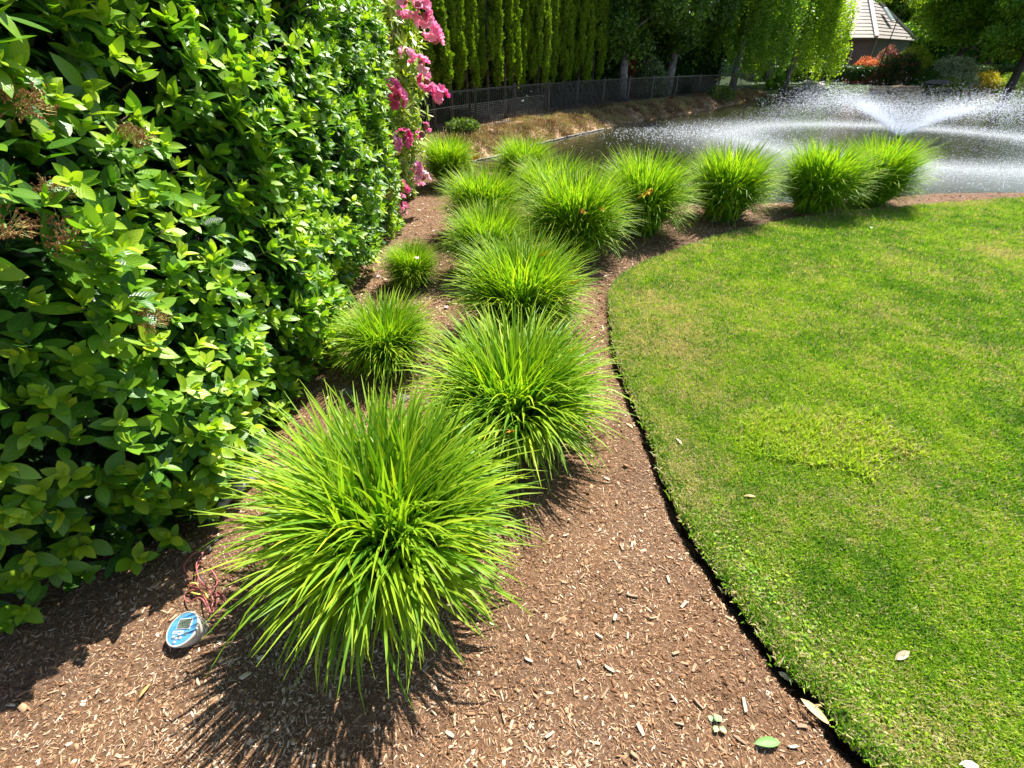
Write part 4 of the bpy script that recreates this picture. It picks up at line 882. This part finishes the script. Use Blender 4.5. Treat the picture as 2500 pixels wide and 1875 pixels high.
hedge1 = build_hedge('evergreen_shrub', 'large leaved glossy evergreen shrub filling the left side, nearest the camera', 71, .70, 2.75, -1.30, 2.5, 470, .077, 300, 'shrub')
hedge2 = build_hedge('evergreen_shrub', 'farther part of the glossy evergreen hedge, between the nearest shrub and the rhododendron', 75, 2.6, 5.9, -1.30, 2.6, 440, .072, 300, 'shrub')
# spent flower heads on the hedge
M_spent = simple('spent_flower_brown', (.42, .17, .07), .8, noise=.4, nscale=60); M_stalk = simple('flower_stalk', (.45, .38, .12), .7)
def spent_head(seed, R_=.055):
    r = np.random.default_rng(seed); st = MB(); fl = MB()
    for i in range(26):
        d = unit(r.normal(size=3)*np.array([1, 1, .3])+np.array([0, 0, .9])); tip = d*R_*(.8+.3*r.random()); mid = tip*.5+np.array([0, 0, .004]); st.tube([(0, 0, -.02), mid, tip], [.0012, .0009, .0006], 3, cap=False)
        for j in range(6):
            e = mid+(tip-mid)*.5+r.normal(size=3)*.008+d*.008; st.tube([mid, e], .0005, 3, cap=False); sz = .0022+.0015*r.random(); v, f = droplets(); fl.add(v*sz*2*np.array([1, 1, 1.3])+e, f)
    return st, fl
for j, (u, v, x_, s_) in enumerate([(45, 265, -1.26, 1.25), (335, 350, -1.2, 1.0), (130, 480, -1.2, .8), (145, 590, -1.2, 1.15), (10, 565, -1.22, 1.0), (365, 790, -1.17, .95)]):
    d = ray(u, v); t_ = x_/d[0]; w_ = np.array([x_, d[1]*t_, CAM_H+d[2]*t_]); a_, b_ = spent_head(500+j); o = a_.build('flower_head', M_stalk, hedge1, True); o2 = b_.build('dried_florets', M_spent, o)
    o.location = tuple(w_-np.array(hedge1.location)); o.scale = (s_,)*3; o.rotation_euler = (.1, .6, 0); o['label'] = 'brown spent flower head'

# ------------------------------------------------------------------ rhododendron
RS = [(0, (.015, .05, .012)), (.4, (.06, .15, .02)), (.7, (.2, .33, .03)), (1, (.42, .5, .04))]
M_rh = leaf_mat('rhododendron_leaves', RS, 'INSTANCER', trans=.33, rough=.38, spec=.5); M_rh_o = leaf_mat('rhododendron_leaves_single', RS, 'OBJECT', trans=.33, rough=.38, spec=.5)
rl = [leaf_shape(1, .27, .15, .12), leaf_shape(1, .3, .1, .22), leaf_shape(1, .25, .2, .02)]
rh = empty('rhododendron', (-2.1, 6.9, 0), label='rhododendron shrub with pink flower trusses at the far end of the hedge', cat='shrub'); off = np.array(rh.location)
r = np.random.default_rng(91); n = 1500; d = rand_dir(n, r); d[:, 2] = d[:, 2]*.5+.35; d = unit(d)
lump = .86+.24*vnoise(d[:, 0]*3+d[:, 1]*2, d[:, 2]*4, 1, 3); zz = r.random(n)*2.75; prof = np.interp(zz, [0, .5, 1.2, 2.2, 2.75], [.62, .85, .95, 1.0, .75]); az = r.random(n)*6.283; dd = np.column_stack([np.cos(az), np.sin(az), np.zeros(n)])
inn_ = 1-.35*r.random(n)**1.6; pos = np.column_stack([dd[:, 0]*1.0*prof*inn_*lump, dd[:, 1]*1.05*prof*inn_*lump, zz])
out = unit(dd+np.array([0, 0, .7])+.4*r.normal(size=(n, 3))); P4, R4, S4, T4 = [], [], [], []
e1 = unit(np.cross(out, rand_dir(n, r))); e2 = np.cross(out, e1)
for k in range(9):
    a = k*2.4; lat = e1*math.cos(a)+e2*math.sin(a); al = np.radians((88 if k < 5 else 55)+12*r.normal(size=n))[:, None]; l = unit(np.cos(al)*out+np.sin(al)*lat)
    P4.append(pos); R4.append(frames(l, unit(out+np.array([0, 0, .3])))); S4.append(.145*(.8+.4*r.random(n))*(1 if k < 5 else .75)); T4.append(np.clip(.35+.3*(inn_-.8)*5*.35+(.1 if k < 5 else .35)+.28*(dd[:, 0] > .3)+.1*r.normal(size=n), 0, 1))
P4 = np.concatenate(P4); R4 = np.concatenate(R4); S4 = np.concatenate(S4); T4 = np.concatenate(T4); u_, v_, d_ = project(P4+off)
vis = (u_ > 900) & (v_ > 0); sc2 = np.where(vis & (P4[:, 0]*1+(-P4[:, 1])*.6 > .6), S4/d_, -1); bg_ = np.argsort(-sc2)[:220]; mask = np.zeros(len(P4), bool); mask[bg_] = True
rm_ = [mk_mesh('leaf', lv[0], lv[1], M_rh_o, uv=lv[2]) for lv in rl]
for j in bg_:
    o = obj('leaf', rm_[j % 3], rh); o.matrix_local = Matrix.Translation(Vector(P4[j]))@Matrix(R4[j].tolist()).to_4x4()@Matrix.Scale(float(S4[j]), 4); o['tint'] = float(T4[j])
k = ~mask; n_ = int(k.sum()); fo = scatter('foliage', rl, P4[k], euler(R4[k]), S4[k], r.integers(0, 3, n_), T4[k], M_rh, parent=rh); fo['kind'] = 'stuff'
tw = MB()
for j in range(26):
    a = r.random()*6.28; tw.tube([(0, 0, 0), (math.cos(a)*.35, math.sin(a)*.35, .7), (math.cos(a)*.75, math.sin(a)*.75, 1.4+.8*r.random())], [.03, .018, .008], 6)
tag(tw.build('stems', simple('reddish_stem', (.2, .08, .05), .8), rh, True), kind='stuff')
PK = [(0, (.85, .10, .38)), (.5, (.93, .30, .55)), (1, (.97, .65, .76))]
M_pink = leaf_mat('pink_petals', PK, 'OBJECT', trans=.4, rough=.6, spec=.2, tcol=(1.1, .9, 1.0), grain=25)
def floret(r):
    mb = MB()
    for i in range(6):
        v, f, _ = leaf_shape(.05, .042, -.35, .012, rows=5); v[:, 2] += .004*np.sin(v[:, 0]*500+i); a = i*math.pi/3+.1*r.normal(); ct, st = math.cos(.75), math.sin(.75)
        v = np.column_stack([v[:, 0], v[:, 1]*ct-v[:, 2]*st, v[:, 1]*st+v[:, 2]*ct]); c_, s_ = math.cos(a), math.sin(a); mb.add(np.column_stack([v[:, 0]*c_-v[:, 1]*s_, v[:, 0]*s_+v[:, 1]*c_, v[:, 2]]), f)
    return mk_mesh('floret', np.concatenate(mb.V), mb.F, M_pink)
flo = [floret(r) for _ in range(3)]; M_calyx = simple('truss_core', (.35, .12, .12), .8); core = MB().lathe([(0, -.03), (.03, -.01), (.04, .02), (.0, .05)], 8, cap=False); core_me = mk_mesh('flower_truss', np.concatenate(core.V), core.F, M_calyx)
for j, (u, v, px_, nf, tn) in enumerate([(985, 5, 30, 12, .8), (1020, 15, 32, 12, .7), (1035, 42, 24, 9, .7), (1058, 72, 28, 11, .9), (1062, 102, 24, 9, .9), (995, 128, 20, 7, .7), (1028, 158, 20, 7, .8), (950, 222, 32, 13, .35), (968, 240, 28, 11, .5), (1042, 200, 26, 9, .4), (1075, 235, 24, 10, .5), (955, 350, 26, 10, .6), (985, 338, 26, 10, .3), (1018, 408, 18, 6, .6), (1032, 435, 22, 8, .95), (988, 462, 20, 7, .3), (983, 500, 15, 5, .4), (985, 530, 18, 6, .9), (1000, 545, 16, 5, .95), (938, 92, 10, 3, .2), (1040, 310, 10, 3, .6), (1030, 330, 12, 3, .2), (952, 415, 12, 3, .1)]):
    Yd = 6.0-.25*(u < 970)+.35*(u > 1040); w_ = Q(u, v, Yd); o = obj('flower_truss', core_me, rh); o.location = tuple(w_-off); o.rotation_euler = (.6, .5, 0); sc_l = px_/26*1.15
    for i in range(nf):
        f_ = obj('floret', flo[i % 3], o); d = unit(r.normal(size=3)+np.array([0, 0, .35])); f_.location = tuple(d*.066*sc_l+r.normal(size=3)*.008); f_.rotation_euler = Vector(d).to_track_quat('Z', 'Y').to_euler(); s_ = sc_l**.5*(1.15+.25*r.normal()*.4); f_.scale = (s_,)*3; f_['tint'] = float(np.clip(tn+.2*r.normal(), 0, 1))
# young maple seedling with lobed leaves
M_map = leaf_mat('maple_leaves', [(0, (.15, .25, .03)), (.7, (.3, .42, .05)), (1, (.5, .33, .12))], 'OBJECT', trans=.45, rough=.45, spec=.35)
a = np.linspace(-math.pi, math.pi, 21)[:-1]; lob = [1.0 if i % 4 == 0 else (.62 if i % 2 else .78) for i in range(20)]; rr_ = np.array(lob)*(.55+.45*np.cos(a/2)); mv = np.column_stack([np.sin(a)*rr_*.55, np.cos(a)*rr_*.6+.3, -.1*np.abs(np.sin(a))]); mv = np.vstack([mv, [[0, .3, .03]]])
mme = mk_mesh('leaf', mv, [(i, (i+1) % 20, 20) for i in range(20)], M_map); mp_ = empty('maple_seedling', tuple(P(930, 560)), label='young maple seedling with lobed pale green leaves growing out of the hedge edge', cat='sapling')
mo = np.array(mp_.location); tw = MB()
for (u, v, tn) in [(895, 455, .4), (920, 440, .9), (880, 470, .3), (930, 475, .2), (950, 460, .95), (905, 490, .3), (965, 480, .6), (870, 500, .2), (925, 500, .4), (885, 525, .5), (945, 510, .3), (955, 500, .3)]:
    w_ = Q(u, v, 4.9); o = obj('leaf', mme, mp_); o.location = tuple(w_-mo); o.rotation_euler = (r.normal()*.4-.9, r.normal()*.4, r.normal()*.8+3); o.scale = (.12+.03*r.random(),)*3; o['tint'] = tn; tw.tube([(0, 0, 0), tuple((w_-mo)*.6+[0, 0, .1]), tuple(w_-mo)], [.008, .004, .002], 5)
tw.build('stem', M_bark, mp_, True)

# ------------------------------------------------------------------ irrigation controller
c = P(475, 1555, 0)
ct = empty('irrigation_controller', (c[0], c[1], 0), label='round weathered controller with blue face and small screen on the mulch', cat='controller')
M_beige = simple('weathered_beige_plastic', (.62, .58, .5), .6, noise=.3, nscale=35); M_blue = simple('blue_face_label', (.10, .34, .62), .4, noise=.25, nscale=25)
zax = unit(np.array([-.16, -.26, .95])); yax = np.array([.02, 1, 0]); yax = unit(yax-zax*(yax@zax)); xax = np.cross(yax, zax); Rc = np.stack([xax, yax, zax], 1)
ct.scale = (1.06,)*3
def put(o, z=0, x=0, y=0):
    o.matrix_local = Matrix.Translation(Vector(Rc@np.array([x, y, z]))+Vector((0, 0, .035)))@Matrix(Rc.tolist()).to_4x4(); return o
bd = put(MB().lathe([(.034, -.04), (.040, -.038), (.0425, -.012), (.0425, -.010), (.0445, -.0095), (.047, .012), (.0515, .03), (.0515, .034), (.049, .037), (.046, .0365), (.046, .035), (0, .035)], 40, cap=False).build('housing', M_beige, ct, True))
put(MB().lathe([(0, 0), (.0455, 0), (.0455, .001), (0, .001)], 40, cap=False).build('face_label', M_blue, ct), .0355)
rb_ = MB()
for i in range(14): a = i*2*math.pi/14; rb_.box((math.cos(a)*.0415, math.sin(a)*.0415, -.026), (.004, .008, .024), np.array([[math.cos(a), -math.sin(a), 0], [math.sin(a), math.cos(a), 0], [0, 0, 1]]))
put(rb_.build('grip_rib', M_beige, ct))
scn = put(MB().box((0, 0, 0), (.046, .030, .002)).build('screen_frame', M_white, ct), .0375, .004, .014)
sc1 = MB().box((0, 0, .0013), (.0425, .0265, .001)).build('screen', simple('lcd_grey_green', (.13, .16, .12), .15, spec=.8), scn)
M_seg = simple('lcd_digit_ink', (.02, .03, .02), .4); dg_ = MB()
segs = {'0': 'abcdef', '1': 'bc'}; sg = {'a': (0, .005, 1), 'd': (0, -.005, 1), 'g': (0, 0, 1), 'b': (.0025, .0025, 0), 'c': (.0025, -.0025, 0), 'f': (-.0025, .0025, 0), 'e': (-.0025, -.0025, 0)}
for ch_, x0_ in (('1', -.009), ('0', -.002), ('0', .0075), ('0', .0155)):
    for s_ in segs[ch_]: x_, y_, hz_ = sg[s_]; dg_.box((x0_+x_, y_-.002, .0021), (.0045, .0009, .0004) if hz_ else (.0009, .0045, .0004))
for y_ in (.0015, -.0035): dg_.box((.0028, y_-.001, .0021), (.001, .001, .0004))
dg_.build('digits', M_seg, scn)
st_ = put(MB().box((0, 0, 0), (.036, .0085, .0008)).build('logo_strip', simple('pale_strip', (.6, .68, .75), .5), ct), .0372, -.008, -.0095)
fc = bpy.data.curves.new('logo_lettering', 'FONT'); fc.body = 'Hunter'; fc.size = .0085; fc.extrude = .0003; fc.align_x = 'CENTER'; fc.align_y = 'CENTER'; fo_ = bpy.data.objects.new('logo_tmp', fc); col.objects.link(fo_)
dgp = bpy.context.evaluated_depsgraph_get(); tm = bpy.data.meshes.new_from_object(fo_.evaluated_get(dgp)); bpy.data.objects.remove(fo_); tm.materials.clear(); tm.materials.append(simple('logo_blue_ink', (.08, .2, .45), .5)); lt = obj('logo_lettering', tm, st_); lt.location = (0, 0, .0008)
M_btn = simple('grey_button_rubber', (.4, .38, .36), .6)
bme = mk_mesh('button', np.concatenate(MB().lathe([(.0048, 0), (.0048, .0016), (.0038, .0022), (0, .0022)], 14, cap=False).V), MB().lathe([(.0048, 0), (.0048, .0016), (.0038, .0022), (0, .0022)], 14, cap=False).F, M_btn)
for x_, y_ in ((-.019, -.022), (-.001, -.017), (.021, -.014), (-.007, -.026), (.006, -.026), (-.008, -.037)): put(obj('button', bme, ct), .0365, x_, y_)
# wires
wr = empty('control_wires', tuple(P(520, 1430)), label='tangle of red wires with yellow connectors behind the round controller', cat='wires'); wo_ = np.array(wr.location)
M_red = simple('red_wire', (.38, .11, .10), .5); M_bkw = simple('black_wire', (.05, .05, .055), .5); M_ylw = simple('yellow_connector', (.75, .6, .12), .5)
def wire(pts, mat, rad=.0026, nm='wire'):
    q = catmull(np.array([P(u, v, h_) for u, v, h_ in pts]), 6)-wo_; MB().tube(q, rad, 6).build(nm, mat, wr, True)
wr_r = np.random.default_rng(9)
paths = [[(515, 1500, .05), (505, 1470, .06), (490, 1440, .03), (478, 1400, .05), (492, 1365, .03), (505, 1330, .02), (520, 1300, .02)],
 [(510, 1498, .05), (520, 1465, .05), (500, 1430, .06), (465, 1425, .03), (455, 1400, .02), (450, 1380, .04), (475, 1350, .05), (500, 1350, .03)],
 [(518, 1500, .05), (530, 1470, .05), (528, 1445, .02), (545, 1455, .03), (560, 1490, .01)],
 [(512, 1495, .05), (490, 1460, .07), (460, 1470, .04), (450, 1455, .02), (470, 1440, .04), (520, 1435, .05), (530, 1415, .03), (515, 1390, .04), (525, 1405, .01)],
 [(500, 1430, .04), (485, 1410, .06), (480, 1375, .05), (500, 1340, .04), (498, 1330, .02)],
 [(455, 1428, .02), (480, 1434, .05), (505, 1440, .05), (535, 1455, .02), (548, 1475, .02)]]
for p_ in paths: wire(p_, M_red)
wire([(545, 1310, .02), (520, 1325, .03), (500, 1345, .04), (482, 1385, .03), (490, 1410, .05), (500, 1430, .04)], M_bkw)
wire([(460, 1440, .02), (465, 1425, .05), (480, 1425, .05), (490, 1440, .04)], M_ylw, .003); wire([(465, 1445, .03), (480, 1450, .04), (500, 1452, .03)], M_ylw, .003); wire([(500, 1440, .05), (508, 1462, .04)], M_ylw, .0045, 'connector'); wire([(508, 1348, .03), (518, 1338, .03)], M_bkw, .006, 'connector')
# grey pipe end
c = P(575, 1225, .0); d_ = MB(); d_.tube([c+[-.06, -.1, .0], c+[-.02, -.02, .05], c+[.03, .08, .06], c+[.06, .16, .03]], .03, 12)
tag(d_.build('plastic_pipe', simple('grey_plastic_pipe', (.3, .31, .34), .45), None, True), 'grey plastic pipe end half hidden between hedge and nearest daylily clump', 'pipe')

# ------------------------------------------------------------------ fallen leaves and petals
def fallen(name, u, v, L_, W_, colr, label, rz, z=.012, cat='leaf', trans=.3, group=None, rx=.1):
    lf_ = leaf_shape(L_, W_, .3, L_*.12, rows=6); M_ = simple(name+'_surface', colr, .55, noise=.2, nscale=40); p_ = P(u, v, 0); base = .055 if inside(p_[:1], p_[1:2], lawn_poly)[0] else float(hfun(p_[:1], p_[1:2])[0])+z
    o = obj(name, mk_mesh(name, lf_[0], lf_[1], M_, uv=lf_[2])); p_ = P(u, v, base); o.location = tuple(p_); o.rotation_euler = (rx, .1, rz); return tag(o, label, cat, group)
fallen('green_leaf', 1905, 1812, .075, .028, (.10, .28, .03), 'fresh green leaf lying on the mulch near the bottom of the picture', 1.6)
fallen('dry_leaf', 1955, 1705, .085, .026, (.62, .42, .2), 'long tan dry leaf lying at the foot of the cut lawn edge', -2.5, .06)
fallen('dry_leaf', 1900, 1640, .045, .018, (.62, .48, .3), 'short pale dry leaf on the trench rim, above the long tan one', -2.3, .06)
fallen('dry_leaf', 368, 1668, .04, .012, (.6, .35, .12), 'narrow orange dry leaf on the shaded mulch below the controller', 2.9)
fallen('dry_leaf', 2130, 992, .05, .012, (.55, .45, .33), 'curled pale dry leaf lying on the lawn above the bright grass patch', -1.4)
fallen('dry_leaf', 1845, 1212, .05, .016, (.6, .28, .1), 'orange brown dry leaf on the lawn left of the bright patch', 1.5)
fallen('dry_leaf', 2185, 1610, .07, .022, (.4, .3, .2), 'brown curled leaf on the lawn in the lower right', -1.2)
fallen('dry_leaf', 1665, 1085, .05, .014, (.6, .5, .35), 'pale twisted leaf on the lawn close to the trench', .3)
fallen('dry_leaf', 2395, 900, .05, .02, (.3, .15, .08), 'dark brown leaf on the lawn near the right edge', .5)
fallen('dry_leaf', 2390, 1870, .05, .02, (.75, .72, .65), 'white dry leaf at the bottom right corner of the lawn', 1.5)
fallen('dry_leaf', 1545, 1045, .05, .02, (.6, .35, .15), 'tan dry leaf on the mulch just left of the trench', .6)
fallen('dry_leaf', 790, 925, .05, .024, (.55, .42, .25), 'tan dry leaf under the hedge beside the medium small clump', 2)
for i, (u, v, lb) in enumerate([(2128, 557, 'white petal lying on the far lawn in front of the rightmost clumps'), (1035, 498, 'pink petal on the mulch just below the lowest rhododendron flowers'), (1063, 562, 'pink petal on the mulch left of the boulder clump'), (1092, 613, 'pale pink petal on the path beside the middle clumps'), (1085, 685, 'pale pink petal on the mulch right of the smallest clump'), (1090, 752, 'pink petal on the mulch between the smallest and the dense clump'), (1110, 597, 'deep pink petal under the edge of the squeezed clump'), (928, 672, 'pale petal on the mulch beside the hedge')]):
    fallen('petal', u, v, .045, .035, (.85, .5, .6) if i else (.9, .9, .88), lb, i*1.3, .015, 'petal')
p_ = P(1018, 628, .42); o = fallen('petal', 1018, 628, .05, .035, (.85, .5, .55), 'pink petal caught on top of the smallest daylily clump', .5, cat='petal'); o.location = tuple(Q(1020, 632, p_[1]-.0))
# small weed seedling
sd_ = empty('weed_seedling', tuple(P(1745, 1775, .0)), label='small pale green weed seedling growing from the mulch', cat='weed'); M_sd = simple('seedling_green', (.2, .38, .12), .5)
for i, (x_, y_, a_) in enumerate([(-.008, .012, .8), (.008, .012, -.9), (-.004, -.01, 2.4), (.006, -.016, -2.2), (.002, .004, 0)]):
    lf_ = leaf_shape(.02, .016, .2, .004, rows=5); o = obj('leaf', mk_mesh('leaf', lf_[0], lf_[1], M_sd), sd_); o.location = (x_*.5, y_*.6, .02+.003*i); o.rotation_euler = (.25, 0, a_)
MB().tube([(0, 0, -.01), (.001, 0, .022)], .0012, 5).build('stem', M_sd, sd_)
print('objects', len(bpy.data.objects))
